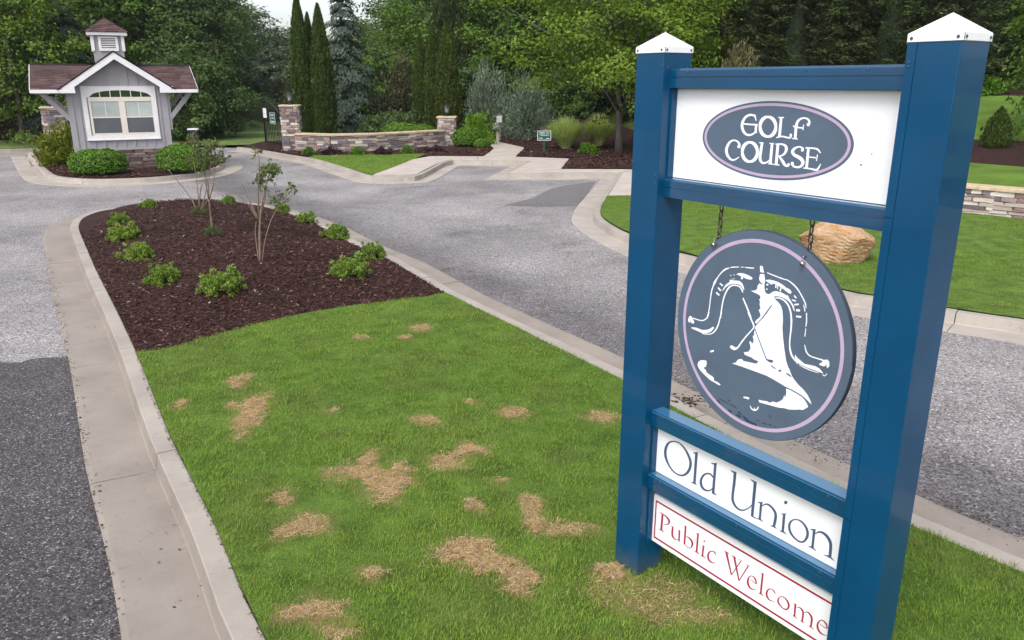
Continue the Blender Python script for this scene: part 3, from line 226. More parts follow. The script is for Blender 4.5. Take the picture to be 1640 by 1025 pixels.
 'bell': [['p',[6298,20398,6384,20430,6471,20386,6498,20272,6572,20122,6438,20111,6341,20116]],['p',[6351,20019,6587,20051,6662,19767,6650,19554,6673,19348,6738,19181,6849,19145,6938,19128,7046,19203,7222,19346,7391,19382,7633,19375,7843,19332,8057,19233,8248,19041,8403,18871,8470,18645,8407,18695,8302,18877,8150,19018,7936,19117,7727,19159,7486,19159,7317,19128,7248,19059,7315,18993,7519,18875,7691,18735,7802,18522,7859,18237,7884,18025,7895,17727,7974,17294,8117,16724,8287,16161,8462,15845,8478,15858,8669,15547,8861,15362,9083,15203,9367,15066,9623,14876,9817,14636,9886,14477,9797,14537,9585,14649,9340,14750,9063,14812,8786,14859,8438,14885,8081,14957,7682,15035,7279,15098,6885,15103,6213,15106,5753,15113,5444,15102,5150,15096,5356,15200,5490,15410,5712,15501,5835,15430,6174,15466,6471,15499,6635,15529,6729,15684,6449,15699,6312,15755,6066,15764,5875,15773,5806,15883,6080,15992,6191,16184,6153,16364,6085,16473,6129,16580,6233,16482,6324,16507,6322,16696,6248,16865,6335,16920,6318,17072,6334,17265,6369,17446,6395,17546,6299,17584,6377,17712,6526,17857,6602,17984,6598,18021,6508,18184,6466,18236,6562,18351,6489,18518,6487,18701,6427,18748,6505,18857,6457,18968,6344,19004,6121,19047,5896,19085,6146,19151,6262,19261,6263,19413,6356,19553,6504,19518,6559,19565,6382,19649,6312,19786]],['p',[6955,13721,7139,13735,7425,13801,7609,13783,7811,13917,7990,13914,8218,14088,8342,14226,8388,14430,8469,14332,8487,14620,8449,14795,8586,14809,8795,14785,9038,14741,9315,14680,9493,14587,9642,14454,9728,14299,9610,14181,9459,14050,9295,14023,9036,13916,8704,13815,8497,13805,8155,13717,7695,13668,7298,13627,7024,13598]],['p',[2912,14515,3030,14637,3238,14708,3438,14747,3483,14582,3437,14397,3295,14320,3344,14249,3452,14230,3506,14109,3724,14039,3937,14003,4048,13935,4039,13813,4288,13807,4522,13729,4426,13664,4131,13722,3791,13768,3439,13916,3126,14061,2915,14240,2861,14362]],['s',[3674,15267,3636,15340,3913,15392,3872,15470]],['s',[6025,13507,6029,13568,6084,13513,6089,13586,6142,13519,6150,13604,6198,13523,6212,13619,6254,13527,6275,13627,6313,13531,6335,13632,6372,13534,6395,13636]],['s',[6459,13215,6484,13236,6494,13166,6530,13197,6530,13116,6574,13158,6578,13076,6620,13133,6643,13053,6676,13119,6717,13045,6736,13113,6794,13058,6786,13121,6866,13099,6831,13149,6929,13156,6878,13193,6974,13216,6914,13236,6994,13274,6932,13272,6993,13325,6944,13316,6991,13371,6955,13365]],['s',[6738,13218,6774,13234,6760,13092,6817,13119]],['s',[5972,20253,5975,20211,5883,20242,5886,20195,5794,20231,5796,20179,5703,20220,5703,20166,5608,20208,5606,20159,5510,20195,5507,20156,5410,20183,5409,20152]],['s',[5333,20181,5337,20145,5186,20153,5190,20117]],['s',[5057,20132,5060,20095,4948,20114,4951,20073,4838,20097,4843,20051,4737,20077,4745,20030,4653,20054,4665,20009,4582,20029,4594,19989,4511,20004,4522,19969]],['s',[4473,19977,4487,19950,4382,19948,4405,19903,4287,19916,4325,19858,4191,19866,4249,19807,4102,19791,4165,19744,4020,19703,4076,19669,3942,19611,3992,19586,3867,19512,3915,19493,3795,19409,3844,19392,3729,19312,3784,19295,3665,19226,3742,19206,3605,19145,3713,19122,3556,19063,3682,19040,3525,18979,3640,18962,3506,18895,3595,18885,3486,18809,3555,18803,3460,18726,3525,18722,3432,18639,3501,18638,3409,18530,3481,18534,3395,18391,3463,18397,3387,18231,3448,18239,3378,18065,3435,18072,3370,17892,3425,17899,3362,17711,3417,17718,3346,17534,3402,17540,3316,17366,3377,17369,3278,17200,3344,17203,3239,17033,3312,17036]],['s',[3359,17400,3415,17401,3335,17301,3393,17303,3311,17204,3371,17203,3280,17122,3340,17113,3239,17061,3294,17039,3190,17012,3240,16979,3136,16967,3180,16928,3080,16925,3117,16881,3022,16890,3045,16842,2954,16864,2961,16812,2870,16846,2866,16795,2773,16837,2763,16787,2668,16832,2656,16784,2558,16831,2544,16783,2442,16835,2427,16787,2325,16838,2309,16790]],['p',[2000,16695,2053,16844,2158,16897,2251,16825,2396,16658,2426,16564,2323,16504,2188,16555,2135,16660,2126,16505,2036,16534,1976,16621]],['s',[2251,16241,2262,16290,2356,16231,2373,16313,2457,16221,2485,16337,2557,16211,2604,16351,2665,16198,2728,16346,2784,16184,2844,16332,2904,16176,2948,16328,3015,16175,3040,16340,3123,16183,3125,16361,3231,16204,3206,16385,3342,16241,3291,16414,3452,16291,3376,16448,3553,16354,3447,16482,3638,16431,3511,16525,3700,16509,3577,16580,3743,16570,3637,16630,3768,16612,3678,16659,3780,16644,3708,16677,3789,16674,3739,16697]],['s',[2999,16123,3002,16150,3103,16132,3107,16164,3207,16142,3210,16178,3314,16159,3313,16199,3427,16185,3422,16228,3542,16219,3530,16264,3650,16266,3624,16309,3743,16325,3701,16364,3824,16397,3769,16429,3898,16484,3831,16508,3965,16590,3893,16607,4025,16710,3949,16721,4074,16835,3997,16839,4106,16962,4034,16960,4128,17091,4062,17088,4151,17219,4089,17217,4179,17345,4116,17343,4209,17471,4143,17469,4238,17596,4169,17595]],['s',[4192,17256,4121,17246,4213,17574,4143,17565,4233,17889,4164,17881,4263,18159,4193,18155,4307,18364,4235,18366,4360,18526,4284,18533,4415,18663,4335,18675,4472,18778,4389,18797,4530,18868,4446,18896,4583,18940,4502,18976,4625,18991,4556,19036,4661,19025,4610,19077,4705,19055,4666,19110,4756,19083,4727,19141,4810,19106,4794,19166,4873,19122,4870,19184,4956,19132,4961,19194,5048,19136,5061,19198,5127,19131,5150,19193,5181,19116,5220,19178,5223,19094,5279,19152,5265,19062,5331,19112,5313,19013,5376,19051,5362,18950,5414,18980,5411,18887,5451,18909]],['p',[4137,18681,4199,18854,4335,19072,4588,19282,4534,19356,4809,19384,5149,19428,5346,19345,5461,19152,5499,19037,5454,19042,5325,19186,5129,19253,4864,19229,4565,19120,4348,18948,4208,18760]],['p',[4928,19724,5108,19821,5331,19850,5595,19825,5784,19786,5918,19737,5908,19659,5728,19622,5505,19623,5387,19676,5326,19541,5250,19541,5236,19677,5082,19708]],['p',[4629,19603,4614,19576,4580,19569,4561,19590,4575,19617,4609,19624]],['p',[4834,19669,4819,19642,4786,19635,4766,19655,4781,19682,4815,19689]],['p',[4719,19434,4707,19410,4676,19404,4659,19422,4672,19446,4702,19452]],['p',[4843,19465,4829,19438,4795,19431,4776,19452,4790,19479,4824,19486]],['s',[3922,19037,3958,19083,4133,18936,4179,18994]],['s',[3816,18790,3871,18843,4011,18654,4077,18719]],['s',[3732,18501,3792,18570,3939,18396,3999,18464]],['s',[5431,18607,5489,18642,5690,18227,5761,18269,6014,17743,6079,17782]],['s',[5815,17968,5879,18008,5906,17837,5972,17879,5997,17706,6065,17750,6076,17592,6146,17637,6143,17503,6213,17549,6197,17432,6269,17475,6227,17371,6303,17404,6236,17332,6313,17343,6227,17301,6295,17286,6186,17230,6247,17207,6096,17101,6154,17075,5971,16938,6029,16911,5853,16781,5913,16755,5756,16643,5819,16619,5667,16513,5734,16489,5585,16389,5656,16367,5513,16267,5585,16247,5450,16153,5521,16132,5388,16066,5459,16033,5326,16012,5399,15954,5274,15987,5333,15889,5240,15982,5246,15840,5208,15990,5146,15825,5159,16010,5061,15835,5105,16026,5000,15852,5059,16027,4959,15877,5017,16023,4933,15909,4971,16020,4912,15940]],['s',[6738,20141,6749,20171,6862,20119,6874,20155,6985,20098,6999,20140,7128,20076,7142,20123,7315,20052,7330,20100,7520,20028,7534,20076,7686,20011,7697,20058,7780,20010,7785,20055,7831,20017,7838,20059,7887,20012,7903,20052,7973,19986,7995,20027,8067,19949,8095,19993,8158,19906,8191,19953,8244,19859,8282,19907,8327,19808,8368,19856,8403,19755,8447,19802,8467,19708,8512,19751,8526,19660,8568,19697,8589,19600,8630,19632,8664,19517,8705,19548,8744,19423,8786,19454,8817,19333,8859,19364,8878,19254,8921,19284,8930,19180,8976,19209,8972,19112,9019,19136,9000,19050,9044,19067,9018,18990,9056,19003,9036,18930,9067,18940]],['s',[8889,19068,8920,19081,8991,18771,9033,18789]],['s',[9076,18708,9114,18718,9113,18469,9156,18482]],['s',[9083,18732,9121,18741,9099,18595,9142,18606,9115,18458,9163,18469,9126,18336,9177,18346,9128,18240,9177,18246,9126,18158,9169,18162,9123,18074,9161,18078]],['s',[9135,18002,9167,18007,9132,17605,9170,17611]],['s',[9171,17211,9196,17223,9204,17111,9238,17127,9238,17009,9280,17031,9277,16923,9323,16952,9324,16861,9365,16896,9377,16816,9410,16853,9435,16782,9461,16821,9498,16757,9519,16799,9567,16742,9583,16787,9641,16732,9654,16779,9722,16727,9733,16777,9809,16728,9818,16780,9900,16730,9909,16783,9997,16729,10007,16787,10098,16730,10109,16791,10200,16730,10211,16795]],['p',[10189,16766,10429,16851,10533,16766,10559,16569,10465,16453,10416,16585,10368,16717,10375,16543,10273,16483,10065,16494,10058,16551,10202,16667]],['p',[8745,16599,8840,16506,9035,16412,9280,16304,9603,16341,9859,16358,10089,16309,10230,16205,10300,16152,10109,16153,9786,16173,9362,16178,9024,16228,8845,16326,8746,16448]],['s',[9027,16157,9036,16182,9139,16138,9150,16166,9251,16118,9263,16151,9363,16102,9375,16139,9473,16092,9484,16130,9582,16086,9592,16123,9694,16083,9702,16119,9811,16084,9818,16117,9931,16089,9936,16117,10049,16093,10054,16117]],['s',[10268,16082,10283,16104,10306,16061,10323,16087,10346,16038,10360,16070,10397,16040,10385,16071,10441,16083,10413,16100,10476,16143,10448,16155,10510,16200,10484,16212]],['s',[7313,19019,7307,19054,7386,19034,7379,19077,7457,19048,7452,19100,7527,19056,7531,19115,7603,19056,7616,19119,7682,19050,7703,19114,7756,19034,7788,19097,7827,19007,7869,19069,7896,18969,7946,19030,7961,18924,8018,18980,8023,18869,8084,18920,8081,18805,8144,18850,8133,18737,8197,18776,8176,18662,8242,18697,8213,18583,8280,18614,8243,18503,8313,18531,8264,18425,8337,18450,8279,18346,8355,18370,8295,18266,8372,18291]],['s',[8284,18300,8361,18326,8294,18251,8374,18278,8304,18203,8388,18228,8314,18133,8399,18153,8324,18026,8406,18042,8333,17894,8410,17908,8339,17754,8412,17767,8340,17605,8410,17616,8338,17448,8406,17459,8339,17304,8405,17316,8344,17185,8406,17198,8351,17079,8410,17094,8365,16975,8424,16993,8383,16865,8449,16889,8408,16755,8484,16788,8441,16655,8523,16696,8480,16569,8560,16617,8527,16493,8601,16547,8597,16416,8659,16473,8701,16339,8747,16389,8824,16264,8855,16300,8945,16190,8963,16211]],['p',[6697,19789,6919,19854,7163,19854,7408,19830,7656,19763,7871,19662,8079,19618,8190,19525,8168,19433,8034,19433,7961,19476,7855,19512,7782,19555,7676,19591,7536,19620,7462,19664,7287,19687,7178,19723,7049,19637,6901,19696,6719,19748]],['p',[6884,19603,6871,19564,6831,19541,6788,19547,6766,19578,6780,19617,6820,19640,6863,19634]],['p',[6860,19373,6850,19343,6820,19325,6787,19330,6770,19354,6781,19384,6811,19402,6844,19397]],['s',[7285,19674,7339,19680,7278,19524,7346,19533]],['s',[7390,19665,7430,19671,7396,19488,7444,19496]],['s',[7586,19609,7639,19606,7536,19423,7602,19419]],['s',[7942,19299,7985,19331,8031,19182,8091,19226]],['s',[8338,19368,8375,19405,8464,19263,8506,19305]],['s',[8256,19140,8266,19181,8468,19113,8484,19177]],['s',[8427,18926,8409,18998,8662,19004,8644,19075]],['s',[8547,18679,8545,18778,8754,18710,8753,18809]],['s',[8582,18394,8581,18476,8854,18435,8853,18522]]],
 'belldark': [['s',[7177,18672,7213,18659,7107,18565,7148,18550,7037,18457,7083,18441,6962,18337,7010,18320,6877,18196,6923,18180,6786,18042,6828,18027,6695,17886,6732,17874]],['s',[6950,18262,6981,18248,6314,17390,6346,17375]],['s',[6327,17257,6359,17277,6615,16792,6649,16813,6903,16330,6937,16351,7114,15997,7151,16022,7201,15874,7242,15909,7253,15883,7220,15922,7252,15886,7265,15956,7297,15860,7336,15953,7364,15840,7399,15962,7432,15832,7447,15972,7498,15847,7476,15979,7547,15874,7510,15989,7587,15896,7553,16003]],['s',[7454,15693,7471,15717,7516,15662,7537,15692,7578,15630,7603,15668,7639,15608,7660,15652,7695,15605,7705,15646,7743,15614,7747,15647,7789,15622,7792,15648]],['s',[7916,15534,7896,15569,7978,15578,7961,15608,8039,15620,8027,15647,8061,15634,8079,15664,8044,15627,8083,15617,8006,15579,8055,15560,7967,15530,8029,15505]],['s',[8379,15540,8393,15577,8426,15526,8445,15579,8470,15513,8498,15581,8513,15500,8553,15572,8561,15486,8602,15546,8615,15470,8645,15510,8670,15453,8687,15476]]],
 'grime': [['s',[3515,13140,3545,13189,3739,13082,3773,13139]],['s',[4309,12806,4373,12866,4340,12761,4425,12840,4372,12716,4476,12816,4413,12678,4520,12791,4467,12655,4557,12761,4525,12643,4593,12726,4582,12632,4630,12691]],['s',[4488,12936,4502,12965,4581,12918,4600,12958,4673,12899,4698,12951,4774,12884,4799,12941,4887,12875,4910,12927,5008,12870,5026,12910,5129,12865,5141,12893]],['s',[5045,13052,5065,13094,5211,13015,5242,13078]],['s',[5185,12882,5202,12917,5271,12861,5294,12908,5357,12841,5386,12899,5442,12824,5474,12887,5527,12814,5554,12869,5610,12807,5631,12849,5693,12801,5707,12829]],['s',[5142,12494,5196,12584,5366,12425,5428,12529]],['s',[5747,12609,5805,12696,5949,12530,6012,12624]],['s',[5654,12429,5698,12520,5946,12368,6006,12493]],['s',[6069,12500,6118,12581,6295,12428,6348,12516]],['s',[7623,13093,7659,13150,7731,13048,7771,13112]],['s',[6110,12476,6156,12534,6176,12424,6241,12506,6245,12370,6323,12480,6340,12326,6415,12459,6470,12301,6533,12441,6615,12287,6672,12425,6757,12274,6813,12409]],['s',[6752,12380,6801,12448,6918,12278,6995,12384]],['s',[7258,12583,7269,12624,7586,12587,7602,12648]],['s',[7662,12631,7682,12682,7837,12608,7861,12669]],['s',[7952,12645,7968,12686,8098,12627,8117,12678]],['s',[6935,12594,6950,12635,7097,12579,7116,12631]],['s',[3176,12669,3193,12713,3382,12660,3403,12715]]],
}

# ------------------------------------------------------------------ materials of the setting
def asphalt(name, dark, mid, light, stain=0.25, vs=75, edge=False):
    m, t, b, o = new_mat(name)
    tc = t.nodes.new('ShaderNodeTexCoord')
    vo = t.nodes.new('ShaderNodeTexVoronoi'); vo.inputs['Scale'].default_value = vs; t.links.new(tc.outputs['Object'], vo.inputs['Vector'])
    sep = t.nodes.new('ShaderNodeSeparateColor'); t.links.new(vo.outputs['Color'], sep.inputs[0])
    chip = ramp(t, sep.outputs[0], [(0.0, dark), (0.35, mid), (0.7, tuple(c * 1.25 for c in mid)), (0.93, tuple((c + d) / 2 for c, d in zip(mid, light))), (1.0, tuple(min(1, c * 1.3) for c in light))])
    n = noise(t, 0.35, 5, 0.62); st = ramp(t, n.outputs[0], [(0.3, (1 - stain,) * 3), (0.7, (1 + stain * .4,) * 3)])
    n2 = noise(t, 22, 4, 0.7); s2 = ramp(t, n2.outputs[0], [(0.32, (0.72, 0.72, 0.74)), (0.62, (1.08, 1.07, 1.06))])
    c = mixc(t, 1.0, mixc(t, 1.0, chip.outputs[0], st.outputs[0], 'MULTIPLY'), s2.outputs[0], 'MULTIPLY')
    vc = t.nodes.new('ShaderNodeTexVoronoi'); vc.feature = 'DISTANCE_TO_EDGE'; vc.inputs['Scale'].default_value = 0.8
    wn = noise(t, 1.6, 6, 0.7); mp = t.nodes.new('ShaderNodeVectorMath'); mp.operation = 'ADD'
    sc = t.nodes.new('ShaderNodeVectorMath'); sc.operation = 'SCALE'; sc.inputs[3].default_value = 0.9
    t.links.new(wn.outputs['Color'], sc.inputs[0]); t.links.new(tc.outputs['Object'], mp.inputs[0]); t.links.new(sc.outputs[0], mp.inputs[1]); t.links.new(mp.outputs[0], vc.inputs['Vector'])
    ck = ramp(t, vc.outputs['Distance'], [(0.0, (0.35, 0.34, 0.34)), (0.006, (0.7, 0.69, 0.69)), (0.013, (1, 1, 1))]); some = ramp(t, noise(t, 0.55, 3, 0.6).outputs[0], [(0.50, (0, 0, 0)), (0.62, (1, 1, 1))])
    c = mixc(t, some.outputs[0], c, mixc(t, 1.0, c, ck.outputs[0], 'MULTIPLY'))
    va = t.nodes.new('ShaderNodeTexVoronoi'); va.feature = 'DISTANCE_TO_EDGE'; va.inputs['Scale'].default_value = 8.5; t.links.new(mp.outputs[0], va.inputs['Vector'])     # alligator cracking where the surface is tired
    ak = ramp(t, va.outputs['Distance'], [(0.0, (0.42, 0.41, 0.41)), (0.05, (0.72, 0.71, 0.71)), (0.11, (1, 1, 1))]); tired = ramp(t, noise(t, 0.42, 5, 0.65, dist=.8).outputs[0], [(0.53, (0, 0, 0)), (0.66, (.85,) * 3)])
    c = mixc(t, tired.outputs[0], c, mixc(t, 1.0, mixc(t, 1.0, c, ak.outputs[0], 'MULTIPLY'), (.86, .86, .86), 'MULTIPLY'))
    if edge:                                 # the broken, darker strip beside the island kerb
        dt = t.nodes.new('ShaderNodeVectorMath'); dt.operation = 'DOT_PRODUCT'; dt.inputs[1].default_value = (.843, .538, 0); t.links.new(mp.outputs[0], dt.inputs[0])
        mk = t.nodes.new('ShaderNodeMath'); mk.operation = 'MULTIPLY_ADD'; mk.inputs[1].default_value = .1; mk.inputs[2].default_value = -.5; t.links.new(dt.outputs['Value'], mk.inputs[0])
        zone = ramp(t, mk.outputs[0], [(.06, (0, 0, 0)), (.10, (1, 1, 1)), (.19, (1, 1, 1)), (.29, (0, 0, 0))])
        c = mixc(t, zone.outputs[0], c, mixc(t, 1.0, mixc(t, .8, c, mixc(t, 1.0, c, ak.outputs[0], 'MULTIPLY')), (.64, .63, .65), 'MULTIPLY'))
    t.links.new(c, b.inputs['Base Color']); b.inputs['Roughness'].default_value = 0.8; b.inputs['Specular IOR Level'].default_value = 0.35
    bump(t, b, vo.outputs['Distance'], 0.5, 0.006); return m
M_road = asphalt('worn_asphalt', (0.075, 0.069, 0.070), (0.258, 0.240, 0.241), (0.54, 0.51, 0.51), 0.38, 68, True)
M_dark = asphalt('dark_asphalt', (0.014, 0.0125, 0.015), (0.064, 0.058, 0.064), (0.30, 0.283, 0.283), 0.4, 96)
M_patch = asphalt('repaired_asphalt', (0.10, 0.093, 0.096), (0.135, 0.125, 0.128), (0.24, 0.225, 0.23), 0.15)
def concrete(name, col):
    m, t, b, o = new_mat(name)
    n = noise(t, 1.3, 6, 0.65); r = ramp(t, n.outputs[0], [(0.28, tuple(c * 0.78 for c in col)), (0.72, tuple(min(1, c * 1.12) for c in col))])
    n2 = noise(t, 260, 3, 0.6); r2 = ramp(t, n2.outputs[0], [(0.3, (0.86, 0.85, 0.84)), (0.7, (1.08, 1.08, 1.08))])
    n3 = noise(t, 14, 5, 0.75, dist=0.6); r3 = ramp(t, n3.outputs[0], [(0.28, (0.72, 0.70, 0.68)), (0.42, (1, 1, 1))])
    c = mixc(t, 1.0, mixc(t, 1.0, r.outputs[0], r2.outputs[0], 'MULTIPLY'), r3.outputs[0], 'MULTIPLY')
    t.links.new(c, b.inputs['Base Color']); b.inputs['Roughness'].default_value = 0.85; b.inputs['Specular IOR Level'].default_value = 0.3
    bump(t, b, n2.outputs[0], 0.25, 0.002); return m
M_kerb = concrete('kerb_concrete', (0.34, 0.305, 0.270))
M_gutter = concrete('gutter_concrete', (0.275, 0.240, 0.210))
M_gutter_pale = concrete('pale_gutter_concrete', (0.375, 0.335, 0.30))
M_walk = concrete('pavement_concrete', (0.46, 0.405, 0.365))
M_mulch = mat('mulch_soil', (0.033, 0.015, 0.013), 0.9, 0.6, 9, 0.9, 45, spec=0.2, dist=0.03)
M_lawn = mat('lawn_soil', (0.090, 0.150, 0.028), 0.9, 0.45, 3.5, 0.8, 70, spec=0.1, dist=0.02)
t_ = M_lawn.node_tree; b_ = t_.nodes['Principled BSDF']; src = b_.inputs['Base Color'].links[0].from_socket        # bare earth and thatch where the turf has died
at_ = t_.nodes.new('ShaderNodeAttribute'); at_.attribute_name = 'dead'; t_.links.new(mixc(t_, at_.outputs['Fac'], src, (0.30, 0.20, 0.105)), b_.inputs['Base Color'])
M_turf = mat('distant_turf', (0.11, 0.185, 0.032), 0.95, 0.28, 0.9, 0.9, 40, spec=0.1, dist=0.03)
M_meadow = mat('dull_turf', (0.115, 0.165, 0.052), 0.95, 0.25, 0.7, 0.9, 30, spec=0.1, dist=0.03)
M_ground = mat('forest_floor', (0.055, 0.075, 0.022), 0.95, 0.5, 0.35, 0.8, 12, spec=0.1, dist=0.05)

# ------------------------------------------------------------------ the lie of the land
def sst(x): x = np.clip(x, 0, 1); return x * x * (3 - 2 * x)
WALL0, WN = np.array((10.8, 17.8)), np.array((0.747, 0.664))       # the foot of the right-hand stone wall and the way uphill
def uphill(x, y): return (np.asarray(x) - WALL0[0]) * WN[0] + (np.asarray(y) - WALL0[1]) * WN[1]
def hill(x, y):
    x = np.asarray(x, float); y = np.asarray(y, float); s = uphill(x, y)
    right = np.interp(s, [-0.3, 0.0, 4.2, 8.1, 17, 21.4, 45, 80], [0.0, 0.56, 0.75, 1.15, 2.35, 2.9, 4.4, 6]) * sst((x - 5.5) / 3.0)
    back = 1.25 * sst((y - 40) / 8) * sst((x + 1) / 5)
    left = 1.75 * sst((y - 41) / 8) * sst((-x - 19) / 4)
    return np.maximum(np.maximum(right, back), left)
def ground_z(x, y):
    x = np.asarray(x, float); y = np.asarray(y, float)
    low = (1 - sst((y - 38.5) / 1.6)) * (1 - sst((x - 14) / 3))
    h = hill(x, y); up = uphill(x, y)
    return np.where((up > -2) & (up < 24) & (x > 4), h - 0.45, h - 0.16) - 0.3 * low + 0.12 * (vnoise(x * .2, y * .2, 3) - .5) * (y > 44)
gx = np.unique(np.r_[np.linspace(-150, -60, 10), np.linspace(-60, 60, 97), np.linspace(60, 150, 10)])
gy = np.unique(np.r_[np.linspace(-60, -10, 6), np.linspace(-10, 75, 86), np.linspace(75, 190, 16)])
GX, GY = np.meshgrid(gx, gy); nx, ny = len(gx), len(gy)
idx = np.arange(nx * ny).reshape(ny, nx)
F = np.stack([idx[:-1, :-1], idx[:-1, 1:], idx[1:, 1:], idx[1:, :-1]], -1).reshape(-1, 4)
setp(link('ground', fast_mesh('ground', np.c_[GX.ravel(), GY.ravel(), ground_z(GX.ravel(), GY.ravel())], F, M_ground, smooth=True)), kind='structure', label='grassy forest floor under and behind the trees')

ROAD = [(-48, -14), (32, -14), (32, 8), (14, 14), (9, 22), (4, 31), (-2, 34.2), (-8.6, 33.6), (-10.3, 35.4), (-12.2, 38.9), (-17.5, 39.0), (-21, 37.5), (-48, 38)]
surface('road', ROAD, 2.0, lambda x, y: np.full(len(x), -0.15), M_road, 'worn grey asphalt drive round the planted islands')
surface('road_patch', ats([(117, 571), (60, 573), (30, 581), (0, 580)], -.146) + [(-8.5, 8.2), (-14, 4), (-14, -9), (3.2, -9), (1.6, -1.0)] + ats([(320, 1300), (206, 1025), (163, 830)], -.146), 1.0,
        lambda x, y: np.full(len(x), -0.146), M_dark, 'darker coarse asphalt patch beside the left kerb')
surface('road_repair', ats([(954, 290.5), (929, 330), (862, 331), (806, 329), (850, 318), (883, 302), (905, 297)], -.146), 0.8, lambda x, y: np.full(len(x), -0.146), M_patch, 'darker repair patch in the parking bay')
surface('road_stain', ats([(540, 372), (575, 377), (640, 398), (690, 417), (720, 428), (690, 432), (640, 425), (600, 408), (565, 392)], -.147), 0.5, lambda x, y: np.full(len(x), -0.147), M_patch, 'damp grey streak on the asphalt along the island kerb')

# ------------------------------------------------------------------ kerbs
PROFILE = [(0.0, -0.30), (0.0, -0.006), (0.008, 0.0), (0.146, 0.0), (0.154, -0.006), (0.176, -0.138), (0.184, -0.148), (0.62, -0.132), (0.66, -0.138), (0.66, -0.30)]
def kerb(path, sgn, label, start=0.0, seg=3.05, prof=PROFILE, z=0.0, pan=None):
    P = [Vector(p[:2]) for p in path]; L = [0.0]
    for a, b in zip(P, P[1:]): L.append(L[-1] + (b - a).length)
    N = []
    for i in range(len(P)):
        t1 = (P[i] - P[i - 1]).normalized() if i else (P[1] - P[0]).normalized()
        t2 = (P[i + 1] - P[i]).normalized() if i + 1 < len(P) else t1
        n1, n2 = Vector((-t1.y, t1.x)), Vector((-t2.y, t2.x)); N.append((n1 + n2) / max(0.35, 1 + n1.dot(n2)) * sgn)
    root = thing('kerb', (0, 0, 0), 0, label, None, None, 'structure')
    def pt(s):
        s = min(max(s, 0), L[-1]); i = max(j for j in range(len(L) - 1) if L[j] <= s + 1e-9); f = (s - L[i]) / max(1e-9, L[i + 1] - L[i])
        return P[i].lerp(P[i + 1], f), N[i].lerp(N[i + 1], f)
    cuts = [0.0]; s = start if start > 0.4 else seg
    while s < L[-1] - 0.4: cuts.append(s); s += seg
    cuts.append(L[-1]); rng = random.Random(len(P))
    for a, b in zip(cuts, cuts[1:]):
        g = 0.006; sa, sb = a + g, b - g
        ss = [sa] + [l for l in L if sa + .02 < l < sb - .02] + [sb]; mb = MB(); k = len(prof); dz = rng.uniform(-.004, .004)
        for q in ss:
            c, n = pt(q); mb.v += [(c.x + n.x * u, c.y + n.y * u, z + v + dz) for u, v in prof]
        for i in range(len(ss) - 1):
            for j in range(k - 1): mb.f.append((i * k + j, i * k + j + 1, (i + 1) * k + j + 1, (i + 1) * k + j))
        mb.f.append(tuple(range(k))); mb.f.append(tuple((len(ss) - 1) * k + j for j in range(k - 1, -1, -1)))
        me = mb.mesh('kerb_segment', M_kerb); me.materials.append(pan or M_gutter)      # stained pan; its darker colour also paints the shade on the upright face
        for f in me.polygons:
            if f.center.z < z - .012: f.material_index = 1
        link('kerb_segment', me, root)
    return root
LEFT = [(426, 1023), (390, 950), (349, 850), (318, 787), (272, 696), (239, 615), (218, 563), (201, 526), (183, 489), (161, 446), (142, 407), (128, 372)]
FAR = [(126, 362), (131, 351), (145, 343), (170, 336), (217, 331), (287, 325), (346, 324), (396, 326), (432, 333), (467, 343), (506, 358), (560.5, 388), (623, 415), (713, 468)]
RIGHT = [(996, 606), (1072, 648), (1181, 706), (1460, 840), (1640, 916)]
lw, fw, rw = ats(LEFT), ats(FAR), ats(RIGHT)
near_l = [(lw[0][0] + .64 * k, lw[0][1] - k) for k in (6.5, 3.2)]
near_r = [(rw[-1][0] + .64 * k, rw[-1][1] - k) for k in (3.0, 7.0)]
ISLE = near_l + lw + fw + rw + near_r
curve = smooth([Vector(p) for p in near_l + lw[:-1]], 2)[:-1] + smooth([Vector(p) for p in lw[-1:] + fw[:10]], 4) + [Vector(p) for p in fw[10:] + rw + near_r]
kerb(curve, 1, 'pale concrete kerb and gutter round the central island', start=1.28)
RK = smooth([Vector(p) for p in ats([(1640, 511), (1515, 493), (1394, 473), (1342, 463), (1087, 404), (1008, 374), (982, 360.6), (968, 351), (962, 341.5), (964, 328), (973, 313.5)])], 3)
RK = [RK[0] + Vector((3.2, -4.3)), RK[0] + Vector((1.5, -2.0))] + RK + [Vector(p) for p in ats([(998, 276.5), (814, 277.3), (851, 258), (722, 256)])]
RK += smooth([Vector(p) for p in ats([(705, 260), (667, 279.5), (645, 282.5), (622, 283), (596, 281), (561, 270), (512, 255.5), (480, 249.8), (416, 239.3), (384, 235.5)])], 3)
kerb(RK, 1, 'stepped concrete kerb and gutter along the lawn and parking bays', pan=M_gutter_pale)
HK = smooth([Vector(p) for p in ats([(52, 244), (58, 251), (64, 258), (80, 275), (103, 283.3), (162, 286.3), (250, 283), (312, 276), (340, 269), (351, 262), (348, 254)])], 4)
HI = HK + [Vector((-12.2, 33.0)), Vector((-17.5, 36.0))]
kerb(HK, -1, 'rounded concrete kerb round the gatehouse island', prof=[(u * (1.0 if u < .2 else 1.25), v) for u, v in PROFILE], pan=M_gutter_pale)
kerb([(-46, 36.2), (-30, 36.0), (-22.5, 36.3), (-19.5, 37.8)], -1, 'far concrete kerb along the left roadside bank')

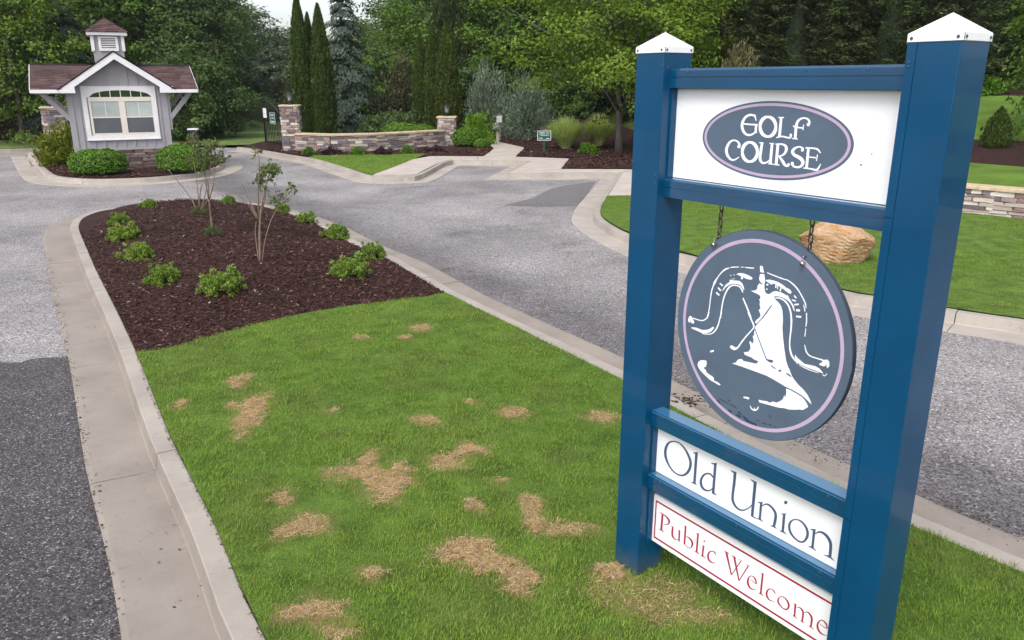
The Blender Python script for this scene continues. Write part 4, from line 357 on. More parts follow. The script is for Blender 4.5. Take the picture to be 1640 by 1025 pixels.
# ------------------------------------------------------------------ pavements, beds and lawns
def flat(z): return lambda x, y: np.full(len(x), z)
def slabs(quads, label):                     # pavement slabs with real joints
    root = thing('pavement', (0, 0, 0), 0, label, None, None, 'structure')
    for q in quads:
        c = sum((Vector(p) for p in q), Vector((0, 0))) / len(q)
        g = [c + (Vector(p) - c) * (1 - 0.012 / max(0.3, (Vector(p) - c).length)) for p in q]
        mb = MB(); mb.prism([(p.x, p.y) for p in g], -0.12, 0.006, 'z'); mb.build('paving_slab', M_walk, root)
def strip_slabs(A, B, n):                    # two edges, cut into n slabs
    def cut(P, f):
        P = [Vector(p) for p in P]; L = [(b - a).length for a, b in zip(P, P[1:])]; s = f * sum(L)
        for a, b, l in zip(P, P[1:], L):
            if s <= l + 1e-6: return a.lerp(b, s / l)
            s -= l
        return P[-1]
    return [[cut(A, k / n), cut(A, (k + 1) / n), cut(B, (k + 1) / n), cut(B, k / n)] for k in range(n)]
slabs(strip_slabs(ats([(597, 281), (625, 282.5), (667, 279), (705, 259.5), (722, 255.6)]), ats([(602, 278), (622, 271), (650, 260), (674, 250.2), (690, 250)]), 4)
      + strip_slabs(ats([(722, 255.6), (851, 257.8)]), ats([(690, 250), (774, 250.5), (826, 251), (914, 254)]), 3)
      + strip_slabs(ats([(774, 250.3), (791, 239.3), (779, 227), (771, 222)]), ats([(826, 250.9), (843, 237), (789, 225), (780, 220.5)]), 5)
      + strip_slabs(ats([(851, 257.8), (815, 277)]), ats([(914, 254), (899, 270.5)]), 2) + strip_slabs(ats([(815, 277), (997, 276.2)]), ats([(899, 270.8), (1011, 271.2)]), 3)
      + strip_slabs(ats([(998, 276.2), (974, 313.3)]), ats([(1012, 271.2), (1045, 313.3)]), 3), 'pale concrete pavement along the parking bays and up to the beds')
slabs(strip_slabs(ats([(64, 257.5), (80, 274.5), (84, 277)]), ats([(90, 258), (98, 270), (103, 274)]), 2), 'small concrete apron beside the gatehouse')
EDGE = [(713, 468), (685, 474), (640, 480), (568, 489), (510, 498), (451, 509), (410, 518), (373, 528), (330, 541), (287, 552), (250, 560), (222, 566)]
ew = ats(EDGE)
BED = lw[6:] + fw[:-1] + ew[:-1]
LAWN = near_l + lw[:7] + ew[::-1][1:] + rw + near_r
def mound(x, y):                             # the mulched end of the island swells a little
    d = np.full(len(x), 9.0); B = resample(BED, .3, True)
    for p in B: d = np.minimum(d, np.hypot(x - p.x, y - p.y))
    return -0.012 + 0.20 * sst(d / np.where(y > 15, .9, 2.2)) + 0.03 * (vnoise(x * 2, y * 2, 5) - .5) * sst(d / .5)
surface('mulch_bed', BED, 0.25, mound, M_mulch, 'dark brown mulch bed at the head of the island')
isl = surface('island_lawn', LAWN, 0.13, lambda x, y: -0.012 + 0.02 * vnoise(x * 1.5, y * 1.5, 9), M_lawn, 'green lawn with tan dead patches on the island')
surface('gatehouse_bed', [p[:] for p in HI], 0.6, lambda x, y: 0.0 + 0.05 * vnoise(x, y, 4), M_mulch, 'dark mulch bed round the gatehouse')
wall_mulch = ats([(384, 235.5), (416, 239.6), (480, 250), (493, 251.8), (503, 249.2), (682, 246.2), (675, 250.2), (774, 250.2), (790, 239), (777, 227), (770, 222)]) + [(-1.2, 44), (-9.5, 44), (-12.5, 40.5)]
surface('wall_bed', wall_mulch, 0.8, lambda x, y: 0.0 + 0.05 * vnoise(x, y, 6), M_mulch, 'dark mulch bed under and behind the entrance wall')
surface('corner_lawn', ats([(493, 251.8), (503, 249.2), (600, 247.6), (682, 246.2), (674, 250.4), (650, 260.3), (622, 271.3), (597, 281), (561, 270), (512, 255.5)]), 0.8, flat(0.004), M_turf, 'small triangle of lawn in front of the entrance wall')
right_bed = ats([(826, 251.2), (843, 237), (789, 225), (780, 220.5)]) + [(-.8, 46), (5, 46), (8, 40)] + ats([(1040, 262), (1012, 271), (899, 270.6), (914, 253.8)])
surface('shrub_bed', right_bed, 0.8, lambda x, y: hill(x, y) * .9 + 0.01 + 0.05 * vnoise(x, y, 8), M_mulch, 'dark mulch bed under the maple beyond the parking bays')
rk_in = [p[:] for p in RK[:2]] + [p[:] for p in RK[2:] if p.y < 23.2]
foot = [(6.3, 22.9), (8.5, 20.42), (10.8, 17.8), (13, 15.3), (16, 12.0), (19, 6)]
surface('right_lawn', rk_in + ats([(974, 313.5), (1045, 313.3), (1045, 280)]) + foot, 0.7, lambda x, y: -0.006 + 0.04 * vnoise(x * .8, y * .8, 2), M_lawn, 'mown lawn between the right kerb and the low stone wall')
def strip_up(s0, s1, name, m, label):
    T = np.array((WN[1], -WN[0])); A, Bp = [], []
    for k in np.linspace(-7.0, 30, 12):
        A.append(WALL0 + T * k + WN * (s0 + .25 * math.sin(k * .7 + s0))); Bp.append(WALL0 + T * k + WN * (s1 + .25 * math.sin(k * .7 + s1)))
    surface(name, [tuple(p) for p in A] + [tuple(p) for p in Bp[::-1]], 0.9, lambda x, y: np.maximum(hill(x, y), 0.5) + 0.03 * vnoise(x, y, 12), m, label)
strip_up(0.12, 4.2, 'terrace_lawn', M_turf, 'strip of lawn behind the low stone wall')
strip_up(4.2, 8.1, 'slope_mulch', M_mulch, 'mulch band across the right-hand slope')
strip_up(8.1, 17.0, 'slope_lawn', M_turf, 'sloping lawn above the mulch band')
strip_up(17.0, 26.0, 'hedge_mulch', M_mulch, 'mulch under the tall evergreen row')
surface('far_lawn', [(-12.2, 39.3), (-11.2, 40.2), (-8, 44), (-12, 62), (-24, 66), (-26, 52), (-17.5, 39.3)], 1.5, lambda x, y: -0.06 + 0.05 * vnoise(x * .5, y * .5, 7), M_meadow, 'far lawn beyond the open gate')
surface('bank_mulch', [(-60, 42.0), (-19, 42.0), (-17.5, 46), (-19, 51), (-60, 52)], 1.5, lambda x, y: hill(x, y) + .02, M_mulch, 'dark mulched bank left of the gatehouse')
surface('verge', [(-60, 36.3), (-22.5, 36.5), (-19.5, 38.0), (-18.5, 41.9), (-60, 41.9)], 1.5, flat(0.0), M_meadow, 'strip of grass under the left bank')

# ------------------------------------------------------------------ the golf course sign
M_blue = mat('blue_paint', (0.0008, 0.052, 0.128), 0.30, 0.14, 2.0, 0.08, 140, spec=0.22, dist=0.001)
MATS['blue_paint'].node_tree.nodes['Principled BSDF'].inputs['Coat Weight'].default_value = 0.35; MATS['blue_paint'].node_tree.nodes['Principled BSDF'].inputs['Coat Roughness'].default_value = 0.03
t_ = MATS['blue_paint'].node_tree; b_ = t_.nodes['Principled BSDF']; src = b_.inputs['Base Color'].links[0].from_socket      # splashed soil and chalky wear low on the posts
gz_ = t_.nodes.new('ShaderNodeNewGeometry'); sx_ = t_.nodes.new('ShaderNodeSeparateXYZ'); t_.links.new(gz_.outputs['Position'], sx_.inputs[0])
md_ = t_.nodes.new('ShaderNodeMath'); md_.operation = 'MULTIPLY_ADD'; md_.inputs[1].default_value = .22; t_.links.new(noise(t_, 14, 5, .7).outputs[0], md_.inputs[0]); t_.links.new(sx_.outputs[2], md_.inputs[2])
t_.links.new(mixc(t_, ramp(t_, md_.outputs[0], [(.12, (.55,) * 3), (.24, (0, 0, 0))]).outputs[0], mixc(t_, ramp(t_, noise(t_, 5, 8, .8, 'Object', .3, (1, 1, .12)).outputs[0], [(.62, (0, 0, 0)), (.78, (.22,) * 3)]).outputs[0], src, (.06, .11, .17)), (.07, .085, .075)), b_.inputs['Base Color'])
M_white = mat('white_board', (0.80, 0.80, 0.82), 0.45, 0.03, 2.5, 0.04, 90)
M_cap = mat('white_cap', (0.82, 0.82, 0.82), 0.35, 0.03, 6)
M_slate = mat('slate_paint', (0.080, 0.114, 0.165), 0.42, 0.10, 5, 0.05, 120, dist=0.001)
M_slate_edge = mat('board_edge', (0.03, 0.045, 0.075), 0.6, 0.2, 8)
M_pink = mat('pink_line', (0.45, 0.34, 0.47), 0.5, 0.05, 10)
M_rail = M_blue.copy(); M_rail.name = 'blue_gloss_rail'; rb_ = M_rail.node_tree.nodes['Principled BSDF']; rb_.inputs['Coat Weight'].default_value = 1.0; rb_.inputs['Coat IOR'].default_value = 1.7
M_painted_sheen = M_rail.copy(); M_painted_sheen.name = 'painted_sheen_rail_top'; fb_ = M_painted_sheen.node_tree.nodes['Principled BSDF']; M_painted_sheen.node_tree.links.remove(fb_.inputs['Base Color'].links[0]); fb_.inputs['Base Color'].default_value = (.030, .135, .255, 1)  # paler blue paints the sky's reflection onto the rail tops
M_letter = mat('white_lettering', (0.80, 0.82, 0.86), 0.5, 0.02, 10)
M_navy = mat('slate_lettering', (0.055, 0.085, 0.15), 0.5, 0.1, 30)
M_red = mat('crimson_lettering', (0.33, 0.008, 0.045), 0.5, 0.08, 20)
M_grime = mat('grime', (0.02, 0.035, 0.07), 0.8, 0.2, 40)
M_steel = mat('steel', (0.55, 0.53, 0.52), 0.3, 0.1, 30, metal=1.0)
M_chain = mat('tarnished_chain', (0.10, 0.09, 0.085), 0.45, 0.3, 40, metal=0.8)
M_screw = mat('painted_screw', (0.05, 0.09, 0.16), 0.3, 0.2, 50, metal=0.3)

YAW = R(-55.45); S_ = 1.269
sign = thing('golf_course_sign', (0.762, 4.176, 0), YAW, 'tall blue post sign reading GOLF COURSE, Old Union and Public Welcome', 'sign')
def screw(parent, x, y, z, face, r=0.0045):
    mb = MB(); mb.lathe([(r, 0), (r, .002), (r * .6, .0035)], 8)
    o = mb.build('screw', M_screw, parent, (x, y, z)); o.rotation_euler = (R(90), 0, 0) if face == 'f' else (0, R(90), 0); return o
for u0 in (-0.2, S_):
    p = bevelled(MB().box(u0, 0, -0.15, u0 + .2, .2, 3.034).build('post', M_blue, sign), 0.005)
    c = MB(); a, b = u0 - .004, u0 + .204
    vs = [(a, -.004, 3.026), (b, -.004, 3.026), (b, .204, 3.026), (a, .204, 3.026), (a, -.004, 3.056), (b, -.004, 3.056), (b, .204, 3.056), (a, .204, 3.056)]
    c.add(vs + [(u0 + .1, .1, 3.13)], [(3, 2, 1, 0), (0, 1, 5, 4), (1, 2, 6, 5), (2, 3, 7, 6), (3, 0, 4, 7), (4, 5, 8), (5, 6, 8), (6, 7, 8), (7, 4, 8)])
    cp = bevelled(c.build('post_cap', M_cap, p), 0.002)
    for dx in (.014, .186): screw(cp, u0 + dx, -.005, 3.040, 'f', .006); screw(cp, u0 + .2055, dx, 3.040, 's', .006)
    MB().box(b - .0015, .0, 3.030, b + .001, .003, 3.052).build('cap_seam', M_slate_edge, cp)
    if u0 < 0:
        for z in (2.965, 2.42, 2.38): screw(p, u0 + .185, -.001, z, 'f')
        for v, z in ((.03, 2.955), (.17, 2.955), (.03, 2.425)): screw(p, .001, v, z, 's')
    else:
        for z0, z1 in ((2.373, 3.022), (1.022, 2.369), (.632, 1.018), (-.1, .628)):
            MB().box(u0 + .001, -.004, z0, u0 + .037, .001, z1).build('corner_trim', M_blue, p)
        for z in (2.955, 2.94): screw(p, u0 + .018, -.005, z, 'f')
def rail(z0, z1, zm):
    pr = [(.05, z0), (.05, zm - .002), (.057, zm - .002), (.057, zm + .002), (.05, zm + .002), (.05, z1 - .010), (.056, z1 - .009), (.058, z1), (.142, z1), (.15, z1 - .008), (.15, z0)]
    mb = MB(); n = len(pr)
    mb.add([(0.0, v, z) for v, z in pr] + [(S_, v, z) for v, z in pr], [tuple(range(n)), tuple(range(2 * n - 1, n - 1, -1))] + [(i, i + n, (i + 1) % n + n, (i + 1) % n) for i in range(n)])
    o = mb.build('rail', M_rail, sign); o.data.materials.append(M_painted_sheen)
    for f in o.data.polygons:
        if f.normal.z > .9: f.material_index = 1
    return o
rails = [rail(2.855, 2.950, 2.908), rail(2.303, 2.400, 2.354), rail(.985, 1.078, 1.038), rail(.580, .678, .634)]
for rl, zz, us in ((rails[0], 2.932, (.12, .5, .80, 1.09)), (rails[1], 2.378, (.11, .55, 1.13)), (rails[2], 1.058, (.09, .62, 1.15)), (rails[3], .658, (.1, .66, 1.16))):
    for u in us: screw(rl, u, .049, zz, 'f')
for z0, z1 in ((2.402, 2.853), (.680, .983), (.20, .578)):
    MB().box(.0, .062, z0, .011, .14, z1).build('side_trim', M_blue, sign); MB().box(S_ - .011, .062, z0, S_, .14, z1).build('side_trim', M_blue, sign)
def art(items, v, step=0.00006, depth=0.0014):
    mb = MB()
    for k, (kind, d) in enumerate(items):
        f = v - 0.0006 - step * k; q = [x / 1e4 for x in d]
        if kind == 's':
            Lp = [(q[i], q[i + 1]) for i in range(0, len(q), 4)]; Rp = [(q[i + 2], q[i + 3]) for i in range(0, len(q), 4)]; n = len(Lp)
            mb.add([(a, f, b) for a, b in Lp] + [(a, f, b) for a, b in Rp] + [(a, f + depth, b) for a, b in Lp] + [(a, f + depth, b) for a, b in Rp],
                   [(i, i + 1, n + i + 1, n + i) for i in range(n - 1)] + [(i, 2 * n + i, 2 * n + i + 1, i + 1) for i in range(n - 1)] + [(n + i + 1, 3 * n + i + 1, 3 * n + i, n + i) for i in range(n - 1)])
        else:
            P = [(q[i], q[i + 1]) for i in range(0, len(q), 2)]; n = len(P)
            T = tessellate_polygon([[Vector((a, b, 0)) for a, b in P]])
            mb.add([(a, f, b) for a, b in P] + [(a, f + depth, b) for a, b in P], [tuple(t) for t in T] + [(i, (i + 1) % n, n + (i + 1) % n, n + i) for i in range(n)])
    return mb
def facing(o):                               # all flat marks face the front of the sign
    me = o.data; bm = bmesh.new(); bm.from_mesh(me)
    for f in bm.faces:
        f.normal_update()
        if abs(f.normal.y) > .9 and f.normal.y > 0: f.normal_flip()
    bm.to_mesh(me); bm.free(); return o
def panel(z0, z1, v0, v1, label):
    return setp(bevelled(MB().box(.006, v0, z0, S_ - .006, v1, z1).build('panel', M_white, sign), .0015, 1), label)
def ell_ring(c, a0, b0, a1, b1, v, v2, n=72):
    mb = MB(); T = [2 * math.pi * k / n for k in range(n)]
    o = [(c[0] + a0 * math.cos(t), c[1] + b0 * math.sin(t)) for t in T]; i = [(c[0] + a1 * math.cos(t), c[1] + b1 * math.sin(t)) for t in T]
    mb.add([(x, v, z) for x, z in o] + [(x, v, z) for x, z in i] + [(x, v2, z) for x, z in o] + [(x, v2, z) for x, z in i],
           [(k, (k + 1) % n, n + (k + 1) % n, n + k) for k in range(n)] + [(k, 2 * n + k, 2 * n + (k + 1) % n, (k + 1) % n) for k in range(n)] + [(n + k, n + (k + 1) % n, 3 * n + (k + 1) % n, 3 * n + k) for k in range(n)])
    return mb
def ell_plate(c, a, b, v, v2, n=72):
    return MB().prism([(c[0] + a * math.cos(2 * math.pi * k / n), c[1] + b * math.sin(2 * math.pi * k / n)) for k in range(n)], v, v2, 'y')
p1 = panel(2.402, 2.853, .1, .114, 'white panel with a slate oval reading GOLF COURSE')
OVC = (.6174, 2.6259)
ell_plate(OVC, .4175, .1762, .0988, .1).build('oval', M_slate, p1)
facing(ell_ring(OVC, .4045, .167, .3905, .1545, .0978, .0990).build('oval_line', M_pink, p1))
for L in ART['golf']: facing(art(L, .0988).build('letter', M_letter, p1))
for (u, z, r) in ((1.078, 2.553, .004), (1.12, 2.60, .003), (.30, 2.64, .003)): ell_plate((u, z), r, r, .0994, .1, 7).build('speck', M_grime, p1)
p2 = panel(.680, .983, .1, .114, 'white panel reading Old Union')
for L in ART['old']: facing(art(L, .1).build('letter', M_navy, p2))
p3 = panel(.214, .532, .1, .122, 'white panel with a crimson border reading Public Welcome')
for L in ART['public']: facing(art(L, .1).build('letter', M_red, p3))
bd = MB()
for (a, b, c_, d) in ((.026, .486, 1.243, .497), (.026, .242, 1.243, .253), (.026, .2532, .0355, .4858), (1.2335, .2532, 1.243, .4858)): bd.box(a, .0988, b, c_, .1002, d)
bd.build('border', M_red, p3)

# ------------------------------------------------------------------ the hanging disc and its chains
disc = thing('hanging_disc', (0.762, 4.176, 0), YAW, 'round slate board with a white bell and crossed clubs, hung inside the sign', 'hanging sign')
DC = (.642, 1.688)
bo = bevelled(ell_plate(DC, .523, .523, .085, .115, 96).build('board', M_slate, disc), .003, 1)
bo.data.materials.append(M_slate_edge)
for f in bo.data.polygons:
    if abs(f.normal.y) < .5: f.material_index = 1
facing(ell_ring(DC, .480, .480, .462, .462, .0842, .0853, 96).build('ring_line', M_pink, bo))
setp(facing(art(ART['bell'], .085, .00002).build('bell_emblem', M_letter, bo)), kind='stuff')
setp(facing(art(ART['belldark'], .0832, .00002).build('club_emblem', M_navy, bo)), kind='stuff')
setp(facing(art(ART['grime'], .085, .00002).build('grime_marks', M_grime, bo)), kind='stuff')
def link_mesh():
    t = [(0, .013 * math.cos(a) * .75, .013 * math.sin(a) + (.011 if math.sin(a) > 0 else -.011)) for a in [2 * math.pi * k / 14 for k in range(15)]]
    return MB().tube(t, .0036, 6, False).mesh('chain_link', M_chain, True)
LM = link_mesh()
for u in (.355, .878):
    ch = thing('chain', (0.762 + math.cos(YAW) * u - math.sin(YAW) * .1, 4.176 + math.sin(YAW) * u + math.cos(YAW) * .1, 2.303), YAW,
               'short tarnished chain holding the round board, nearest the %s blue post' % ('farther' if u < .5 else 'nearer'), 'chain', 'chains holding the round board')
    for k in range(5):
        l = link('chain_link', LM, ch, (0, 0, -.016 - .0385 * k)); l.rotation_euler = (0, .12 * ((k % 2) - .5), 0 if k % 2 else R(90))
    zb = 2.100 if u < .5 else 2.098; ub = u - .006
    MB().tube([(ub + .006, .1, 2.135), (ub + .004, .088, 2.138), (ub, .072, 2.128), (ub, .068, 2.112), (ub, .070, zb + .006)], .0042, 8).build('hook', M_steel, disc, smooth=True)
    MB().tube([(ub, .066, zb), (ub, .086, zb)], .006, 10).build('bolt', M_steel, disc, smooth=True)
    MB().tube([(ub, .060, zb), (ub, .067, zb)], .0105, 10).build('bolt_head', M_steel, disc, smooth=True)

# ------------------------------------------------------------------ the sandstone boulder on the right lawn
def rock(seed, sx, sy, sz):
    bm = bmesh.new(); bmesh.ops.create_icosphere(bm, subdivisions=5, radius=1); rg = np.random.RandomState(seed)
    pl = [(unit(rg.normal(size=3) * np.array((1, 1, .8))), rg.uniform(.86, 1.12)) for _ in range(15)]
    V = np.array([v.co[:] for v in bm.verts]); V = V / ((np.abs(V) ** 3.4).sum(1) ** (1 / 3.4))[:, None]
    for n, dd in pl:
        q = V @ n; k = q > dd; V[k] -= np.outer(q[k] - dd, n) * .92
    led = V[:, 2] * 7.5 + .9 * V[:, 0] + 1.6 * vnoise(V[:, 0] * 2.2 + 5, V[:, 1] * 2.2 + V[:, 2] * 1.3, seed)
    fr = led - np.floor(led); V *= (1 - .055 * np.exp(-((fr - .5) / .10) ** 2) * (0.3 + vnoise(V[:, 0] * 3 + 9, V[:, 2] * 3, 3)))[:, None]
    V *= (1 + .07 * (vnoise(V[:, 0] * 5 + 3, V[:, 1] * 5 + V[:, 2] * 4, 7) - .5) + .035 * (vnoise(V[:, 0] * 14 + 3, V[:, 2] * 22 + V[:, 1] * 9, 8) - .5))[:, None]
    V[:, 2] *= np.where(V[:, 2] > 0, .50 + .5 * np.clip((V[:, 0] + 1.0) / .9, 0, 1) - .22 * np.clip((V[:, 0] - .15) / .5, 0, 1), 1)
    for v, c in zip(bm.verts, V): v.co = (c[0] * sx, c[1] * sy, c[2] * sz)
    me = bpy.data.meshes.new('boulder'); bm.to_mesh(me); bm.free(); me.polygons.foreach_set('use_smooth', [False] * len(me.polygons)); return me
m, t, b, o = new_mat('sandstone')
n1 = noise(t, 2.6, 8, 0.72, 'Object', 1.2, (1, 1, 3.2)); r1 = ramp(t, n1.outputs[0], [(0.25, (0.17, 0.085, 0.04)), (0.40, (0.36, 0.19, 0.08)), (0.52, (0.43, 0.28, 0.165)), (0.75, (0.52, 0.39, 0.29))])
n2 = noise(t, 16, 6, 0.75, 'Object', .5, (1, 1, 3)); r2 = ramp(t, n2.outputs[0], [(0.3, (0.62, 0.58, 0.55)), (0.6, (1.1, 1.1, 1.1))])
t.links.new(mixc(t, 1.0, r1.outputs[0], r2.outputs[0], 'MULTIPLY'), b.inputs['Base Color']); b.inputs['Roughness'].default_value = .9; bump(t, b, n2.outputs[0], .8, .02)
rx, ry = at(1340, 418, 0.0)
rk_me = rock(11, .60, .45, .44); rk_me.materials.append(MATS['sandstone'])
bl = link('boulder', rk_me, None, (rx + .02, ry + .15, .26)); bl.rotation_euler = (0, R(9), R(-25))
setp(bl, 'tan sandstone boulder on the lawn beyond the sign', 'boulder')

# ------------------------------------------------------------------ ledgestone masonry
STONE_COLS = [(0.36, 0.29, 0.26), (0.46, 0.40, 0.36), (0.22, 0.165, 0.16), (0.42, 0.36, 0.33), (0.13, 0.11, 0.12), (0.30, 0.225, 0.20), (0.58, 0.52, 0.47), (0.19, 0.18, 0.20), (0.27, 0.19, 0.175)]
RED_COLS = [(0.17, 0.11, 0.095), (0.24, 0.165, 0.145), (0.13, 0.085, 0.08), (0.30, 0.22, 0.195), (0.17, 0.135, 0.13)]
def stone_mats(pre, cols): return [mat('%s_%d' % (pre, k), c, .88, .28, 9, .6, 30, spec=.25, dist=.012) for k, c in enumerate(cols)]
SM, SMR = stone_mats('ledgestone', STONE_COLS), stone_mats('red_ledgestone', RED_COLS)
M_mortar = mat('dark_mortar', (0.11, 0.095, 0.09), .95, .3, 20)  # dark mortar of the core, seen in the joints between stones
M_capst = mat('capstone', (0.47, 0.37, 0.24), .85, .25, 5, .5, 25, dist=.01)
def stone_meshes(mats, seed):
    out = []; rg = random.Random(seed)
    for m in mats:
        for v in range(2):
            bm = bmesh.new(); bmesh.ops.create_cube(bm, size=1); bmesh.ops.bevel(bm, geom=bm.edges[:], offset=.07, segments=1, affect='EDGES')
            for vv in bm.verts: vv.co += Vector((rg.uniform(-.05, .05), rg.uniform(-.10, .10), rg.uniform(-.05, .05)))
            me = bpy.data.meshes.new('stone'); bm.to_mesh(me); bm.free(); me.materials.append(m); out.append(me)
    return out
STONES, STONES_R = stone_meshes(SM, 1), stone_meshes(SMR, 2)
def lay(parent, p0, p1, z0, z1, seed, meshes=STONES, ch=.105, lo=.18, hi=.52, out=.05):     # a face of coursed stone from p0 to p1, facing to the right of p0->p1
    rg = random.Random(seed); a, b = Vector(p0), Vector(p1); t = (b - a); Lw = t.length; t.normalize(); n = Vector((t.y, -t.x)); z = z0; ang = math.atan2(t.y, t.x)
    while z < z1 - .02:
        h = min(ch * rg.uniform(.7, 1.3), z1 - z)
        if z1 - z - h < .04: h = z1 - z
        s = 0.0
        while s < Lw - .01:
            l = rg.uniform(lo, hi) * (1.15 if h < ch else .9)
            if Lw - s - l < lo * .6: l = Lw - s
            o = link('stone', rg.choice(meshes), parent); d = out * rg.uniform(.9, 1.5); c = a + t * (s + l / 2) + n * (d * .5 - .03)
            o.location = (c.x, c.y, z + h / 2); o.rotation_euler = (rg.uniform(-.02, .02), rg.uniform(-.02, .02), ang + rg.uniform(-.03, .03)); o.scale = (l - .010, d + .06, h - .010); s += l
        z += h
def capstones(parent, pts, wd, z, h, seglen, seed):
    rg = random.Random(seed); P = resample(pts, .3); i = 0
    L = sum((q - p).length for p, q in zip(P, P[1:])); n = max(1, round(L / seglen)); per = (len(P) - 1) / n
    for k in range(n):
        i0, i1 = round(k * per), round((k + 1) * per); mb = MB(); row = []
        for i in range(i0, i1 + 1):
            t = (P[min(i + 1, len(P) - 1)] - P[max(i - 1, 0)]).normalized(); nn = Vector((-t.y, t.x)); c = P[i] + t * (.006 if i == i0 else -.006 if i == i1 else 0)
            j = rg.uniform(-.012, .012); row.append([c + nn * (wd / 2 + j), c - nn * (wd / 2 + j)])
        for a, b in row: mb.v += [(a.x, a.y, z), (b.x, b.y, z), (b.x + (a.x - b.x) * .01, b.y + (a.y - b.y) * .01, z + h * .85), (b.x + (a.x - b.x) * .06, b.y + (a.y - b.y) * .06, z + h), (a.x + (b.x - a.x) * .06, a.y + (b.y - a.y) * .06, z + h), (a.x, a.y, z + h * .85)]
        for i in range(len(row) - 1):
            for j in range(6): mb.f.append((i * 6 + j, i * 6 + (j + 1) % 6, (i + 1) * 6 + (j + 1) % 6, (i + 1) * 6 + j))
        mb.f.append(tuple(range(6))); mb.f.append(tuple((len(row) - 1) * 6 + j for j in range(5, -1, -1))); mb.build('capstone', M_capst, parent)
def core(parent, pts, wd, z0, z1):
    mb = MB(); P = [Vector(p) for p in pts]
    for i, p in enumerate(P):
        t = (P[min(i + 1, len(P) - 1)] - P[max(i - 1, 0)]).normalized(); n = Vector((-t.y, t.x))
        for s, zz in ((1, z0), (-1, z0), (-1, z1), (1, z1)): mb.v.append((p.x + n.x * s * wd / 2, p.y + n.y * s * wd / 2, zz))
    for i in range(len(P) - 1):
        for j in range(4): mb.f.append((i * 4 + j, i * 4 + (j + 1) % 4, (i + 1) * 4 + (j + 1) % 4, (i + 1) * 4 + j))
    mb.f.append((0, 1, 2, 3)); k = (len(P) - 1) * 4; mb.f.append((k + 3, k + 2, k + 1, k)); return mb.build('core', M_mortar, parent)
def stone_wall(pts, z0, z1, label, seed, ch=.105, lo=.2, hi=.55, caplen=1.1, zadd=None):
    root = thing('stone_wall', (0, 0, 0), 0, label, 'stone wall'); P = [Vector(p) for p in pts]
    core(root, pts, .34, z0 - .2, z1 - .01)
    for k, (a, b) in enumerate(zip(P, P[1:])):
        t = (b - a).normalized(); n = Vector((t.y, -t.x)) * .17; lay(root, a + n - t * .05, b + n + t * .05, z0, z1, seed + k, STONES, ch, lo, hi)
    capstones(root, pts, .52, z1, .075, caplen, seed); return root
def pillar(c, rz, wd, h, label, seed, lo=.14, hi=.4):
    root = thing('stone_pillar', (c[0], c[1], 0), rz, label, 'stone pillar', 'stone pillars of the entrance'); k = wd / 2 - .03
    MB().box(-k, -k, -.2, k, k, h - .01).build('core', M_mortar, root)
    cs = [(-k, -k), (k, -k), (k, k), (-k, k)]
    for i in (3, 0, 1): lay(root, cs[i], cs[(i + 1) % 4], 0.0, h, seed * 10 + i, STONES, .105, lo, hi)
    q = wd / 2 + .06; bevelled(MB().box(-q, -q, h, q, q, h + .085, .02).build('capstone', M_capst, root), .012); return root
M_black = mat('black_iron', (0.008, 0.008, 0.010), .35, .2, 20)
M_lampglass = mat('lamp_glass', (0.30, 0.31, 0.30), .12, .1, 8)
def lantern(c, z, label, s=1.0):
    r = thing('lantern', (c[0], c[1], z), 0, label, 'lantern', 'black post lanterns'); r.scale = (s, s, s)
    MB().lathe([(.10, 0), (.10, .03), (.04, .05), (.03, .12), (.05, .15), (.09, .17)], 10).build('base', M_black, r)
    MB().lathe([(.075, .17), (.125, .40)], 6).build('glass', M_lampglass, r)
    f = MB()
    for k in range(6): a = 2 * math.pi * k / 6; f.tube([(.08 * math.cos(a), .08 * math.sin(a), .165), (.13 * math.cos(a), .13 * math.sin(a), .405)], .009, 5)
    f.build('frame', M_black, r); MB().lathe([(.175, .395), (.165, .415), (.07, .50), (.035, .51), (.03, .545), (.012, .56), (.018, .585), (.004, .61)], 12).build('roof', M_black, r); return r

# entrance wall, its two pillars and lanterns
PLc, PRc = at(468, 241.5), at(716, 234.8)
WP = smooth([Vector((PLc[0] + .35, PLc[1] - .1)), Vector(at(530, 245.0)) + Vector((0, .3)), Vector(at(600, 243.2)) + Vector((0, .3)), Vector(at(660, 239.2)) + Vector((0, .3)), Vector((PRc[0] - .3, PRc[1] - .05))], 1)
stone_wall([p[:] for p in WP], 0.0, .70, 'curved low ledgestone wall between the two lantern pillars by the gate', 5, .10, .22, .6)
pillar((PLc[0], PLc[1] + .2), .10, .74, 1.86, 'tall ledgestone pillar that carries the black iron gate', 3)
pillar((PRc[0], PRc[1] + .3), -.02, .80, 1.28, 'shorter ledgestone pillar at the far end of the entrance wall, by the round green bush', 4)
lantern((PLc[0], PLc[1] + .2), 1.945, 'black lantern on the gate pillar, in front of the bronze-leaved shrub', 1.0)
lantern((PRc[0], PRc[1] + .3), 1.365, 'black lantern on the shorter pillar in front of the dark columnar trees', 1.0)
plx, plz = pz(91, 214, 35.0)
pillar((plx, 35.0), .45, .86, 1.80, 'ledgestone pillar half hidden behind the gatehouse', 6)
lantern((plx - .12, 35.0), 1.885, 'small black lantern on the pillar behind the gatehouse', .8)
# terrace wall on the right
T2 = np.array((WN[1], -WN[0])); tw = [tuple(WALL0 + WN * (.17 + .12 * math.sin(k * .35)) + T2 * k) for k in (-6.4, -4.8, -3.2, -1.6, 0, 1.6, 3.2, 4.8)]
stone_wall(tw, -.02, .56, 'low ledgestone terrace wall with tan capping across the right lawn', 40, .085, .2, .62, 1.3)

